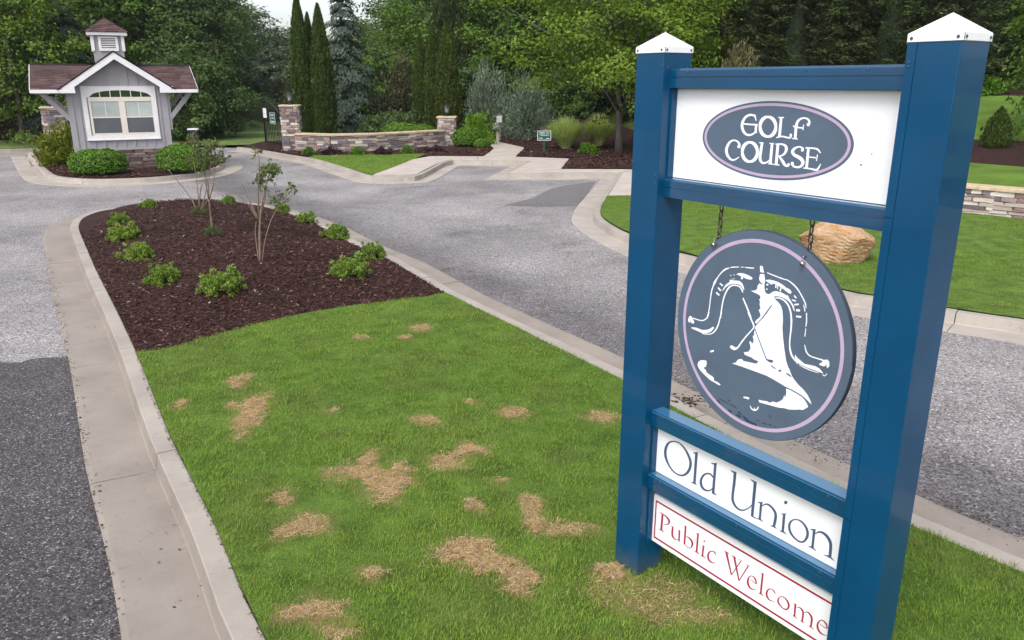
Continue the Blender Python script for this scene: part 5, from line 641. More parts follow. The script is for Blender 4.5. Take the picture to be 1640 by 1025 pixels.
# ------------------------------------------------------------------ the gatehouse
M_sid = mat('grey_siding', (0.30, 0.285, 0.305), .6, .06, 3, .1, 30)
M_trim = mat('white_trim', (0.70, 0.68, 0.70), .5, .06, 5)
M_cream = mat('cream_vinyl', (0.66, 0.60, 0.53), .5, .05, 5)
M_soff = mat('soffit', (0.30, 0.29, 0.31), .7, .05, 5)
m, t, b, o = new_mat('shingle'); a_ = t.nodes.new('ShaderNodeAttribute'); a_.attribute_name = 'tint'
t.links.new(mixc(t, 1.0, mixc(t, 1.0, (0.082, 0.047, 0.046), a_.outputs['Color'], 'MULTIPLY'), ramp(t, noise(t, 60, 4, .7).outputs[0], [(.3, (.75,) * 3), (.7, (1.2,) * 3)]).outputs[0], 'MULTIPLY'), b.inputs['Base Color']); b.inputs['Roughness'].default_value = .9
M_shin = m
def glass(name, col, rough=.06):
    m, t, b, o = new_mat(name); n = noise(t, 1.4, 3, .5); r = ramp(t, n.outputs[0], [(.3, tuple(c * .8 for c in col)), (.7, tuple(c * 1.2 for c in col))]); t.links.new(r.outputs[0], b.inputs['Base Color'])
    b.inputs['Roughness'].default_value = rough; b.inputs['Specular IOR Level'].default_value = .5; b.inputs['Alpha'].default_value = 1; return m
M_pane = glass('window_pane', (0.40, 0.46, 0.44)); M_screenp = glass('insect_screen', (0.085, 0.09, 0.105), .4); M_dglass = glass('dark_pane', (0.02, 0.045, 0.012))
HO = at(200, 270, .05)
gh = thing('gatehouse', (HO[0], HO[1], 0), R(27), 'small grey gatehouse with white trim, brown shingle roof and a cupola', 'gatehouse')
UC, HW, DEP = .12, 1.43, 3.1; uL, uR = UC - HW, UC + HW
MB().box(uL + .06, .06, -.1, uR - .06, DEP - .06, .72).build('base_core', M_mortar, gh)
for a, b_ in (((uL, DEP), (uL, 0)), ((uL, 0), (uR, 0)), ((uR, 0), (uR, DEP))):
    ta = (Vector(b_) - Vector(a)).normalized(); ins = Vector((-ta.y, ta.x)) * .05
    lay(gh, Vector(a) + ins, Vector(b_) + ins, -.02, .69, int(a[0] * 10) + 77, STONES_R, .10, .2, .5)
wl = MB(); wl.box(uL, 0, .70, uR, DEP, 2.62); wl.prism([(uL, 2.62), (uR, 2.62), (UC, 2.62 + HW * .68)], .001, 1.6, 'y'); wl.build('wall', M_sid, gh)
MB().box(uL - .02, -.03, .68, uR + .02, .0, .75).build('water_table', M_soff, gh)
def roof_z(u): return 3.82 - abs(u - UC) * .686
for k in range(-4, 5):
    u = UC + k * .305
    zt = min(roof_z(u) - .17, 3.45)
    for z0, z1 in (((.752, 1.035), (2.745, zt)) if abs(u - UC) < 1.13 else ((.752, zt),)): MB().box(u - .026, -.030, z0, u + .026, .0, z1).build('batten', M_sid, gh)
for k in range(1, 9):
    v = k * DEP / 9
    MB().box(uL - .018, v - .022, .752, uL, v + .022, 2.55).build('batten', M_sid, gh); MB().box(uR, v - .022, .752, uR + .018, v + .022, 2.55).build('batten', M_sid, gh)
for u in (uL, uR): MB().box(u - .045, -.03, .752, u + .045, .05, 2.58).build('corner_board', M_sid, gh)
# window
W0, W1 = UC - 1.115, UC + 1.13
win = MB(); wv = (-.045, -.0)
def cas(x0, z0, x1, z1, v0=-.045, v1=0.0, m=win): m.box(x0, v0, z0, x1, v1, z1)
cas(W0, 1.04, W1, 1.17); cas(W0, 1.172, W0 + .14, 2.74); cas(W1 - .14, 1.172, W1, 2.74)
arc = [(-.76 + (1.11 + .76) * k / 16) for k in range(17)]
def arch_z(u): q = (u - .175) / .935; return 2.425 + .20 * math.sqrt(max(0, 1 - q * q))
for a, c in zip(arc, arc[1:]): win.prism([(a, arch_z(a)), (c, arch_z(c)), (c, 2.738), (a, 2.738)], -.044, -.001, 'y')
cas(W0 + .142, 2.41, -.76, 2.738); cas(1.11, 2.41, W1 - .142, 2.738)
wn = win.build('window', M_trim, gh)
MB().box(W0 - .01, -.05, 2.742, W1 + .01, 0, 2.762).build('head_trim', M_trim, wn)
MB().box(W0 - .01, -.075, 1.012, W1 + .01, 0, 1.038).build('sill', M_trim, wn)
fr = MB()
for x0, z0, x1, z1 in ((-.815, 1.172, -.745, 2.408), (1.09, 1.172, 1.148, 2.408), (.085, 1.245, .27, 2.268), (-.743, 2.27, 1.088, 2.408), (-.743, 1.172, 1.088, 1.243)): fr.box(x0, -.035, z0, x1, -.002, z1)
fr.build('frame', M_cream, wn)
for k, (x0, x1) in enumerate(((-.743, .083), (.272, 1.088))):
    MB().box(x0, -.03, 1.735, x1, -.004, 1.775).build('meeting_rail', M_cream, wn)
    MB().box(x0, -.012, 1.777, x1, -.003, 2.266).build('upper_pane', M_pane, wn); MB().box(x0, -.016, 1.246, x1, -.003, 1.733).build('lower_screen', M_screenp, wn)
    MB().box((x0 + x1) / 2 - .013, -.018, 1.778, (x0 + x1) / 2 + .013, -.0125, 2.265).build('muntin', M_cream, wn)
    for j in range(9): MB().box(x0 + .01, -.0135, 1.80 + j * .05, x1 - .01, -.0122, 1.806 + j * .05).build('blind_slat', M_soff, wn)
tr = MB()
for a, c in zip(arc, arc[1:]): tr.prism([(a, 2.409), (c, 2.409), (c, arch_z(c)), (a, arch_z(a))], -.012, -.002, 'y')
tr.build('arched_pane', M_dglass, wn)
for k in range(1, 6):
    u = -.76 + 1.87 * k / 6; MB().box(u - .013, -.03, 2.409, u + .013, -.0125, arch_z(u)).build('muntin', M_cream, wn)
# roofs
rgs = np.random.RandomState(5)
def shingle_slope(name, parent, A, B, C, D, course=.135, tab=.30, clip=None):   # A,B eave ends; D,C ridge ends
    A, B, C, D = map(np.array, (A, B, C, D)); n = unit(np.cross(B - A, D - A)); H_ = np.linalg.norm(D - A); nc = max(2, int(H_ / course)); V, Tn, F = [], [], []
    for r in range(nc):
        f0, f1 = r / nc, min(1.0, (r + 1.25) / nc); a0, b0, a1, b1 = A + (D - A) * f0, B + (C - B) * f0, A + (D - A) * f1, B + (C - B) * f1; Lr = np.linalg.norm(b0 - a0); s = -rgs.uniform(0, tab)
        while s < Lr:
            e_ = s + tab * rgs.uniform(.6, 1.2); u0, u1 = max(0, s) / max(Lr, 1e-6), min(Lr, e_) / max(Lr, 1e-6); s = e_
            if u1 - u0 < .002: continue
            th = .022 + rgs.uniform(0, .014); q = [a0 + (b0 - a0) * u0, a0 + (b0 - a0) * u1, a1 + (b1 - a1) * u1, a1 + (b1 - a1) * u0]
            if clip is not None and not clip(sum(q) / 4): continue
            k = len(V); V += [q[0], q[1], q[0] + n * th, q[1] + n * th, q[2] + n * .004, q[3] + n * .004]; c = rgs.uniform(.6, 1.45); Tn += [[c * rgs.uniform(.95, 1.08), c, c * rgs.uniform(.95, 1.1)]] * 6
            F += [(k, k + 1, k + 3, k + 2), (k + 2, k + 3, k + 4, k + 5)]
    return setp(link(name, fast_mesh(name, np.array(V), np.array(F), M_shin, np.array(Tn)), parent), kind='stuff')
mr = MB(); e0, e1 = UC - 2.52, UC + 2.46
for a0, a1 in ((e0, UC - 1.62), (UC + 1.62, e1)): mr.prism([(-.36, 2.60), (-.36, 2.66), (1.55, 3.44), (1.55, 3.36)], a0, a1, 'x')
mr.prism([(1.551, 3.36), (1.551, 3.44), (3.46, 2.66), (3.46, 2.60)], e0, e1, 'x'); mr.prism([(.2, 2.83), (.2, 2.89), (1.549, 3.44), (1.549, 3.36)], UC - 1.619, UC + 1.619, 'x')
rf = mr.build('roof', M_soff, gh)
above = lambda p: p[2] > roof_z(p[0]) - .02
shingle_slope('shingles', rf, (e0, -.38, 2.655), (e1, -.38, 2.655), (e1, 1.55, 3.445), (e0, 1.55, 3.445), clip=above); shingle_slope('shingles', rf, (e1, 3.48, 2.655), (e0, 3.48, 2.655), (e0, 1.55, 3.445), (e1, 1.55, 3.445))
MB().prism([(1.43, 3.43), (1.55, 3.485), (1.67, 3.43)], e0, UC - .8, 'x').build('ridge_cap', M_shin, rf); MB().prism([(1.43, 3.43), (1.55, 3.485), (1.67, 3.43)], UC + .8, e1, 'x').build('ridge_cap', M_shin, rf)
for u in (e0, e1): MB().prism([(-.37, 2.55), (-.37, 2.665), (1.55, 3.455), (3.47, 2.665), (3.47, 2.55), (1.55, 3.33)], u - .02, u + .02, 'x').build('rake_board', M_trim, gh)
for a, c in ((e0 + .02, UC - 1.74), (UC + 1.74, e1 - .02)): MB().box(a, -.40, 2.545, c, -.362, 2.655).build('fascia', M_trim, gh)
MB().box(e0 + .03, -.355, 2.56, uL - .05, 3.4, 2.59).build('soffit', M_soff, gh); MB().box(uR + .05, -.355, 2.56, e1 - .03, 3.4, 2.59).build('soffit', M_soff, gh)
cg = MB(); cg.prism([(UC - 1.74, 2.63), (UC, 3.82), (UC + 1.74, 2.63), (UC + 1.64, 2.60), (UC, 3.74), (UC - 1.64, 2.60)], -.34, 2.2, 'y'); cr_ = cg.build('gable_roof', M_soff, gh)
shingle_slope('shingles', cr_, (UC - 1.76, 2.2, 2.62), (UC - 1.76, -.40, 2.62), (UC, -.40, 3.825), (UC, 2.2, 3.825)); shingle_slope('shingles', cr_, (UC + 1.76, -.40, 2.62), (UC + 1.76, 2.2, 2.62), (UC, 2.2, 3.825), (UC, -.40, 3.825))
for s in (-1, 1):
    pts = [(UC + s * 1.74, 2.605), (UC + s * 1.74, 2.625), (UC, 3.815), (UC, 3.60), (UC + s * 1.27, 2.735), (UC + s * 1.255, 2.545), (UC + s * 1.74, 2.545)]
    MB().prism(pts, -.385, -.342, 'y').build('bargeboard', M_trim, gh)
    MB().prism([(UC + s * 1.78, 2.635), (UC + s * 1.76, 2.665), (UC, 3.868), (UC, 3.832)], -.41, -.36, 'y').build('drip_edge', M_shin, gh)
# cupola
ca, cb, cz = -.43, .50, .46; cm = (ca + cb) / 2
cu = MB().box(ca, 1.09, 3.3, cb, 2.02, 4.40).build('cupola', M_sid, gh)
for u in (ca, cb):
    for v in (1.09, 2.02): MB().box(u - .05, v - .05, 3.9, u + .05, v + .05, 4.398).build('corner_board', M_trim, cu)
lou = MB()
for x0, z0, x1, z1 in ((-.25, 3.90, -.17, 4.36), (.27, 3.90, .35, 4.36), (-.168, 3.90, .268, 3.965), (-.168, 4.31, .268, 4.36)): lou.box(x0, 1.03, z0, x1, 1.088, z1)
lou.build('louver_frame', M_trim, cu); MB().box(-.168, 1.082, 3.966, .268, 1.087, 4.309).build('louver_back', M_black, cu)
for k in range(6):
    z = 3.972 + k * .057; MB().add([(-.167, 1.035, z), (.267, 1.035, z), (.267, 1.070, z + .022), (-.167, 1.070, z + .022), (-.167, 1.035, z + .012), (.267, 1.035, z + .012), (.267, 1.070, z + .032), (-.167, 1.070, z + .032)],
                                [(3, 2, 1, 0), (4, 5, 6, 7), (0, 1, 5, 4), (1, 2, 6, 5), (2, 3, 7, 6), (3, 0, 4, 7)]).build('louver_slat', M_trim, cu)
q = .62; MB().box(cm - q, 1.555 - q, 4.40, cm + q, 1.555 + q, 4.50).build('cupola_fascia', M_trim, cu); q = .66
cn = [(cm - q, 1.555 - q, 4.505), (cm + q, 1.555 - q, 4.505), (cm + q, 1.555 + q, 4.505), (cm - q, 1.555 + q, 4.505)]; ap = (cm, 1.555, 4.98)
MB().add(cn + [ap], [(3, 2, 1, 0), (0, 1, 4), (1, 2, 4), (2, 3, 4), (3, 0, 4)]).build('cupola_roof', M_shin, cu)
for i in range(4): shingle_slope('cupola_shingles', cu, cn[i], cn[(i + 1) % 4], ap, ap, .12, .2)
for k, (u, s) in enumerate(((uL, -1), (uR, 1))):
    for v in (.06, 2.9):
        br = MB(); br.box(u + s * .02, v - .05, 1.3 if s > 0 else .15, u + s * .13, v + .05, 2.555); br.prism([(u + s * .12, 1.62), (u + s * .12, 1.84), (u + s * .72, 2.555), (u + s * .92, 2.555)], v - .045, v + .045, 'y')
        br.build('bracket', M_sid, gh)
hx = UC - 2.0
hl = MB().lathe([(.015, 2.55), (.02, 2.50), (.09, 2.47), (.10, 2.45), (.06, 2.44)], 10, (hx, .5)).build('hanging_lamp', M_black, gh)
MB().lathe([(.075, 2.44), (.055, 2.27)], 8, (hx, .5)).build('lamp_glass', M_lampglass, hl)

# ------------------------------------------------------------------ the open iron gate
G0, G1 = Vector(at(457, 233.5, .15)), Vector(at(426, 227.2, .15)); gl = (G1 - G0).length
gate = thing('iron_gate', (G0.x, G0.y, 0), math.atan2(G1.y - G0.y, G1.x - G0.x), 'black arched iron gate leaf standing open beside the stone pillar', 'gate')
def garch(f): return 1.42 + .62 * math.sin(min(1, f * 1.15) * math.pi / 2) ** 1.3
def bar(f0, f1, fz, r, name): return MB().tube([(gl * (f0 + (f1 - f0) * k / 16), 0, fz(f0 + (f1 - f0) * k / 16)) for k in range(17)], r, 6).build(name, M_black, gate)
bar(0, 1, garch, .035, 'top_rail'); bar(0, 1, lambda f: garch(f) - .22, .022, 'middle_rail'); bar(0, 1, lambda f: .18, .03, 'bottom_rail'); bar(0, 1, lambda f: .62, .018, 'lower_rail')
for f in (0, 1): MB().box(gl * f - .035, -.035, .12, gl * f + .035, .035, garch(f) + .02).build('stile', M_black, gate)
for k in range(1, 12): f = k / 12; MB().tube([(gl * f, 0, .18), (gl * f, 0, garch(f))], .015, 5).build('picket', M_black, gate)
M_gsign = mat('green_sign', (0.006, 0.085, 0.055), .45, .1, 10); M_wsign = mat('white_sign', (.72, .72, .74), .5, .04, 10)
n1 = MB().box(gl * .80, .03, 1.28, gl * .97, .045, 1.72).build('notice', M_wsign, gate); setp(n1, 'small white notice on the gate'); MB().box(gl * .82, .0455, 1.45, gl * .94, .047, 1.47).build('print_line', M_lampglass, n1)
n2 = MB().box(gl * .36, .03, 1.05, gl * .62, .045, 1.55).build('notice', M_gsign, gate); setp(n2, 'green and white notice on the gate')
wr = MB()
for x0, z0, x1, z1 in ((.36, 1.05, .375, 1.55), (.605, 1.05, .62, 1.55), (.376, 1.535, .604, 1.55), (.376, 1.05, .604, 1.065), (.41, 1.42, .57, 1.46), (.42, 1.29, .55, 1.32), (.40, 1.12, .58, 1.17)): wr.box(gl * x0, .0455, z0, gl * x1, .047, z1)
wr.build('print', M_wsign, n2); MB().box(gl * .12, -.05, .56, gl * .26, .06, .74).build('latch_box', M_steel, gate)

# ------------------------------------------------------------------ small street furniture
sx, sy = at(871, 243.5, .03)
gs = thing('garden_sign', (sx, sy, 0), R(4), 'small dark green sign with a white border on a green post in the mulch', 'sign')
M_gpost = mat('green_post', (0.012, 0.05, 0.035), .5, .2, 12); bevelled(MB().box(-.05, -.04, -.1, .05, .04, .62).build('post', M_gpost, gs), .006)
bdm = MB().box(-.29, -.075, .52, .29, -.043, .92).build('panel', M_gsign, gs); wr = MB()
for x0, z0, x1, z1 in ((-.29, .52, -.268, .92), (.268, .52, .29, .92), (-.267, .898, .267, .92), (-.267, .52, .267, .542)): wr.box(x0, -.079, z0, x1, -.0755, z1)
wr.build('border', M_wsign, bdm); tx = MB()
for x0, z0, x1, z1 in ((-.20, .83, .03, .85), (.09, .835, .21, .85), (-.21, .775, .02, .795), (.06, .775, .13, .795), (.15, .775, .22, .795), (-.16, .715, .18, .73), (-.21, .60, -.07, .625), (.08, .585, .22, .61)): tx.box(x0, -.0785, z0, x1, -.0755, z1)
tx.build('print', M_wsign, bdm)
ux, uy = at(797, 226.5, .03); M_meter = mat('meter_grey', (.42, .43, .43), .5, .1, 15); M_wood = mat('weathered_post', (.36, .33, .29), .85, .2, 10, stretch=(1, 1, .15))
ut = thing('utility_post', (ux, uy, 0), R(-4), 'pale utility post with two grey meter boxes beside the pavement', 'utility post')
bevelled(MB().box(-.07, -.06, -.1, .07, .06, 1.05).build('post', M_wood, ut), .008)
bevelled(MB().box(-.22, -.20, .62, .06, -.062, .92).build('meter_box', M_meter, ut), .02); bevelled(MB().box(-.03, -.18, .95, .24, .05, 1.28).build('junction_box', M_meter, ut), .02)
MB().tube([(.12, -.05, .95), (.12, -.03, .1)], .02, 6).build('conduit', M_meter, ut)
yx, yy = at(300, 262, .02); M_yel = mat('yellow_sign', (.75, .45, .015), .5, .08, 10)
ys = thing('yellow_sign', (yx, yy, 0), R(20), 'small black and yellow sign half hidden behind the clipped bush', 'sign')
MB().tube([(0, 0, -.05), (0, 0, .55)], .025, 6).build('post', M_black, ys); yp = bevelled(MB().box(-.18, -.045, .40, .18, -.02, .80).build('panel', M_black, ys), .01)
yb = MB()
for x0, z0, x1, z1 in ((-.16, .42, .16, .50), (-.16, .505, -.145, .78), (.145, .505, .16, .78), (-.144, .765, .144, .78), (-.11, .69, .11, .71), (-.11, .60, .03, .62)): yb.box(x0, -.049, z0, x1, -.0455, z1)
yb.build('print', M_yel, yp)
bx, by = at(316, 266, .02)
kp = thing('keypad_post', (bx, by, 0), R(10), 'black keypad post with a pale cap behind the sapling', 'keypad')
MB().box(-.05, -.05, -.05, .05, .05, .95).build('post', M_black, kp); bevelled(MB().box(-.15, -.13, .78, .15, .12, 1.28).build('housing', M_black, kp), .02); MB().box(-.17, -.16, 1.282, .17, .14, 1.33).build('hood', M_wsign, kp)
# dark board fence up the left bank
fn = thing('board_fence', (0, 0, 0), 0, 'dark weathered board fence at the top of the left bank', 'fence'); M_fence = mat('dark_boards', (.055, .05, .055), .8, .3, 6)
for k in range(14):
    x = -44 + k * 1.8; z = float(hill(np.array([x]), np.array([49.6]))[0]); MB().box(x - .06, 49.55, z - .2, x + .06, 49.67, z + 1.15).build('fence_post', M_fence, fn)
    if k < 13:
        for j in range(6): MB().box(x + .062, 49.58, z + .08 + j * .175, x + 1.738, 49.61, z + .235 + j * .175).build('board', M_fence, fn)

# ------------------------------------------------------------------ foliage
LEAF = {}
for k, c, tr in (('forest', (0.076, 0.130, 0.038), .35), ('bright', (0.092, 0.170, 0.020), .32), ('maple', (0.120, 0.205, 0.016), .32), ('arbor', (0.056, 0.088, 0.014), .18), ('cedar', (0.058, 0.084, 0.062), .15),
                 ('cypress', (0.048, 0.070, 0.024), .18), ('juniper', (0.150, 0.190, 0.140), .2), ('bronze', (0.064, 0.066, 0.030), .2), ('box', (0.085, 0.185, 0.012), .2), ('dwarf', (0.175, 0.270, 0.050), .28),
                 ('gold', (0.15, 0.19, 0.012), .2), ('hedge', (0.085, 0.135, 0.045), .2), ('purple', (0.045, 0.014, 0.026), .15), ('grassy', (0.62, 0.68, 0.36), .45), ('tan', (0.165, 0.150, 0.075), .25), ('hazy', (0.130, 0.180, 0.115), .3), ('sapling', (0.10, 0.165, 0.045), .3)):  # hazy: distance haze is put into the leaf colour
    LEAF[k] = leaf_mat('leaf_' + k, c, tr)
M_bark = mat('bark', (0.085, 0.07, 0.058), .9, .35, 9, .8, 22, dist=.02, stretch=(1, 1, .2))
M_twig = mat('smooth_bark', (0.20, 0.145, 0.105), .75, .25, 12, .3, 40)
UP = np.array((0, 0, 1.0))
def rdir(rg, n): return unit(rg.normal(size=(n, 3)))

def broadleaf(seed, Rx, H, z0, nclump, per, L, base=(1, 1, 1), warm=.05, shape=.5, flat_=.55, wcol=(1.5, 1.05, .45)):
    rg = np.random.RandomState(seed); d = rdir(rg, nclump); zc = (H + z0) / 2; hz = (H - z0) / 2
    lob = 1 + .22 * np.sin(3 * np.arctan2(d[:, 1], d[:, 0]) + seed) * np.cos(2.3 * d[:, 2] + seed) + .16 * rg.normal(size=nclump)
    r = lob * rg.uniform(.25, 1.0, nclump) ** .38
    wz = 1 - shape * np.clip(d[:, 2], 0, 1) ** 2
    C = np.c_[d[:, 0] * r * Rx * wz, d[:, 1] * r * Rx * wz, zc + d[:, 2] * r * hz]; C[:, 2] = np.maximum(C[:, 2], z0 * .6 + .2)
    rc = Rx * .17 * rg.uniform(.65, 1.4, nclump); ct = tints(rg, nclump, base, .28, warm, wcol)
    N = nclump * per; ci = np.repeat(np.arange(nclump), per); off = rg.normal(size=(N, 3)) * np.array((1, 1, flat_)) * rc[ci][:, None] * .62
    P = C[ci] + off; out = unit(C[ci] - np.array((0, 0, zc)) + off * 2)
    nrm = unit(UP * .9 + out * .6 + rg.normal(size=(N, 3)) * .5); ax = unit(np.cross(nrm, rg.normal(size=(N, 3))) + out * .5 - UP * .25)
    l = L * rg.uniform(.6, 1.3, N); V, F = leaf_quads(P, ax, nrm, l, l * rg.uniform(.42, .7, N))
    return V, F, rep4(ct[ci] * (1 + rg.uniform(-.18, .18, (N, 1)))), C
def trunk_mesh(seed, C, H, r0, m, lean=.04, nl=9):
    rg = np.random.RandomState(seed); mb = MB(); top = H * .78; pts = [(lean * k * rg.normal() * .5, lean * k * rg.normal() * .5, top * k / 7 - .15) for k in range(8)]
    mb.tube(pts, [r0 * (1.25 if k == 0 else 1 - .8 * k / 7) for k in range(8)], 9)
    C = C[C[:, 2] > H * .42] if len(C) > 1 else C
    for j in rg.choice(len(C), min(nl, len(C)), replace=False):
        c = C[j]; k = int(np.clip(c[2] * .55 / top * 7, 1, 6)); a = np.array(pts[k]); mid = (a + c) / 2 + np.array((0, 0, .12 * H * rg.uniform(.2, .6)))
        mb.tube([tuple(a), tuple(mid), tuple(c)], [r0 * .38, r0 * .22, r0 * .07], 6)
    return mb.mesh('trunk', m, True)
PROTO = {}
def proto(key, V, F, T, lm, C=None, H=0, r0=.2, seed=1, bark=None, nl=9, extra=None):
    PROTO[key] = (fast_mesh('crown', V, F, LEAF[lm], T), trunk_mesh(seed, C, H, r0, bark or M_bark, .04, nl) if C is not None else None, extra)
def plant(name, key, xy, z, label, cat, group=None, s=(1, 1, 1), rz=0, crown='crown'):
    o = thing(name, (xy[0], xy[1], z), rz, label, cat, group); o.scale = s if hasattr(s, '__len__') else (s, s, s)
    cme, tme, ex = PROTO[key]
    link(crown, cme, o)
    if tme: link('trunk', tme, o)
    if ex: link(ex[0], ex[1], o)
    return o
def gz(x, y): return float(ground_z(np.array([x]), np.array([y]))[0])
for i in range(3):
    V, F, T, C = broadleaf(20 + i, 4.6, 13.5, .6, 250, 105, .25, (1, 1, 1), .10); proto('forest%d' % i, V, F, T, 'forest', C, 13, .24, 40 + i, nl=14)
    V, F, T, C = broadleaf(30 + i, 4.4, 12.0, .8, 240, 100, .25, (1, 1, 1), .14); proto('bright%d' % i, V, F, T, 'bright', C, 12, .22, 50 + i, nl=14)
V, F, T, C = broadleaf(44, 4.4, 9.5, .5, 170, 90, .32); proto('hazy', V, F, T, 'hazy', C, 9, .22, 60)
V, F, T, C = broadleaf(47, 2.6, 5.2, .05, 150, 90, .19, (1, 1, 1), .06); proto('thicket', V, F, T, 'forest', C, 4.5, .10, 61)
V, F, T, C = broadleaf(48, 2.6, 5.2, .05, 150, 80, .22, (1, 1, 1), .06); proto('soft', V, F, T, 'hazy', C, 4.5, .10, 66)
V, F, T, C = broadleaf(70, 4.15, 9.4, 2.0, 340, 105, .155, (1, 1, 1), .16, .3, .38); proto('maple', V, F, T, 'maple', C, 8.2, .15, 62, nl=26)
V, F, T, C = broadleaf(71, 3.0, 7.6, .6, 200, 90, .16, (1, 1, 1), .30, .5, .5, (1.7, 1.05, .55)); proto('tipped', V, F, T, 'bright', C, 7, .14, 63)
def spire(seed, Rm, H, n, L, W, lean_out=.45, p=.62, spread=.22, jit=.16):
    rg = np.random.RandomState(seed); f = rg.random(n) ** 1.15; a = rg.uniform(0, 2 * math.pi, n)
    prof = np.minimum(1, (f * 7 + .35)) * (1 - f ** 2.5) ** (p * 1.25); lob = 1 + .10 * np.sin(a * 5 + f * 9) + .07 * np.sin(a * 11 - f * 25)
    r = Rm * prof * lob * (1 - jit * rg.random(n) ** 2 * 2); o = np.c_[np.cos(a), np.sin(a), np.zeros(n)]
    P = o * r[:, None] + UP * (f * H)[:, None]; ax = unit(UP + o * lean_out + rg.normal(size=(n, 3)) * .25); nr = unit(o + UP * .3 + rg.normal(size=(n, 3)) * .6)
    l = L * rg.uniform(.6, 1.35, n); V, F = leaf_quads(P, ax, nr, l, W * rg.uniform(.7, 1.3, n))
    return V, F, rep4(tints(rg, n, (1, 1, 1), spread, .12, (1.6, 1.35, .8)))
for i in range(2):
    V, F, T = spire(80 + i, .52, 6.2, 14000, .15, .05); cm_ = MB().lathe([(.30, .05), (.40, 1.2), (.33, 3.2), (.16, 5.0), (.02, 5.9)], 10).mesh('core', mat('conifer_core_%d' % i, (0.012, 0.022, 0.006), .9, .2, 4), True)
    proto('arbor%d' % i, V, F, T, 'arbor', extra=('core', cm_))
V, F, T = spire(83, 2.1, 11, 11000, .42, .13, .6, .7, .25, .2); proto('cone', V, F, T, 'cypress', np.zeros((1, 3)) + [0, 0, 9], 10, .2, 5, nl=1)
V, F, T = spire(86, .62, 1.45, 2600, .15, .05, .5, .75); proto('smallcone', V, F, T, 'arbor', np.zeros((1, 3)) + [0, 0, 1.2], 1.2, .05, 5, nl=1)
def cedar(seed, Rm, H, droop=.75, nw=30, nb=8):
    rg = np.random.RandomState(seed); Ps, Ax, Nr, Ls, Tn = [], [], [], [], []
    for i in range(nw):
        f = (i + rg.random()) / nw; z = .3 + f * (H - .3); Rb = Rm * (1 - f) ** .75 * rg.uniform(.7, 1.12) + .12
        for j in range(nb):
            a = rg.uniform(0, 2 * math.pi); o = np.array((math.cos(a), math.sin(a), 0)); sd = np.array((-o[1], o[0], 0)); tt = tints(rg, 1, (1, 1, 1), .25, .1, (1.2, 1.2, .7))[0]; n = max(5, int(16 * Rb / Rm) + 3)
            for q in range(n):
                g = (q + .5) / n; c = o * Rb * g + UP * (z + .18 * Rb * math.sin(g * 2.2) - droop * .55 * Rb * g * g)
                for e in range(8):
                    Ps.append(c + sd * rg.normal() * .13 * Rb * (.4 + g * .5) + UP * rg.uniform(-.16, .03) + o * rg.normal() * .05); Ax.append(o * .45 + sd * rg.normal() * .3 - UP * rg.uniform(.4, 1.1) * droop); Nr.append(o + UP * .6 + rg.normal(size=3) * .4); Ls.append(rg.uniform(.14, .30)); Tn.append(tt * rg.uniform(.85, 1.2))
    Ls = np.array(Ls); V, F = leaf_quads(np.array(Ps), np.array(Ax), np.array(Nr), Ls, Ls * .24); return V, F, rep4(np.array(Tn))
V, F, T = cedar(90, 2.55, 8.8); proto('cedar', V, F, T, 'cedar', np.zeros((1, 3)) + [0, 0, 7.5], 9.5, .17, 6, nl=1)
def cypress(seed, Rm, H, npl=760, per=66):
    rg = np.random.RandomState(seed); f = rg.random(npl) ** 1.1; a = rg.uniform(0, 2 * math.pi, npl); o = np.c_[np.cos(a), np.sin(a), np.zeros(npl)]; sd = np.c_[-np.sin(a), np.cos(a), np.zeros(npl)]
    r = Rm * (1 - f * .9) ** .75 * (1 + .12 * np.sin(a * 4 + seed + f * 6)) * rg.uniform(.40, .95, npl); C = o * r[:, None] + UP * (.1 + f * (H - .8))[:, None]; up = rg.uniform(.55, 1.3, npl)
    ci = np.repeat(np.arange(npl), per); N = npl * per; g = rg.random(N) ** .8; ln = (rg.uniform(.8, 1.6, npl) * (1.05 - .4 * f))[ci]; wd = .26 * (1.08 - g) ** .6 * ln
    P = C[ci] + o[ci] * (ln * g * .75)[:, None] + UP * (ln * (up[ci] * g - .55 * g * g))[:, None] + sd[ci] * (rg.normal(size=N) * wd * .7)[:, None] + UP * (rg.normal(size=N) * wd * .35)[:, None] + o[ci] * (rg.normal(size=N) * wd * .35)[:, None]
    ax = unit(o[ci] * .8 + UP * (up[ci] - 1.1 * g)[:, None] + sd[ci] * rg.normal(size=N)[:, None] * .55 + rg.normal(size=(N, 3)) * .2); nr = unit(UP * .8 + o[ci] * .6 + rg.normal(size=(N, 3)) * .4)
    l = rg.uniform(.10, .22, N); V, F = leaf_quads(P, ax, nr, l, l * .32); ct = tints(rg, npl, (1, 1, 1), .25, .3, (1.5, 1.3, .8))
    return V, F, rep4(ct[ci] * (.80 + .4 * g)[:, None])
for i in range(2):
    V, F, T = cypress(95 + i, 2.3, 11.5); proto('cypress%d' % i, V, F, T, 'cypress', extra=('core', MB().lathe([(.8, .05), (.9, 1.5), (.45, 3.4), (.05, 5.0)], 10).mesh('core', MATS['conifer_core_0'], True)))
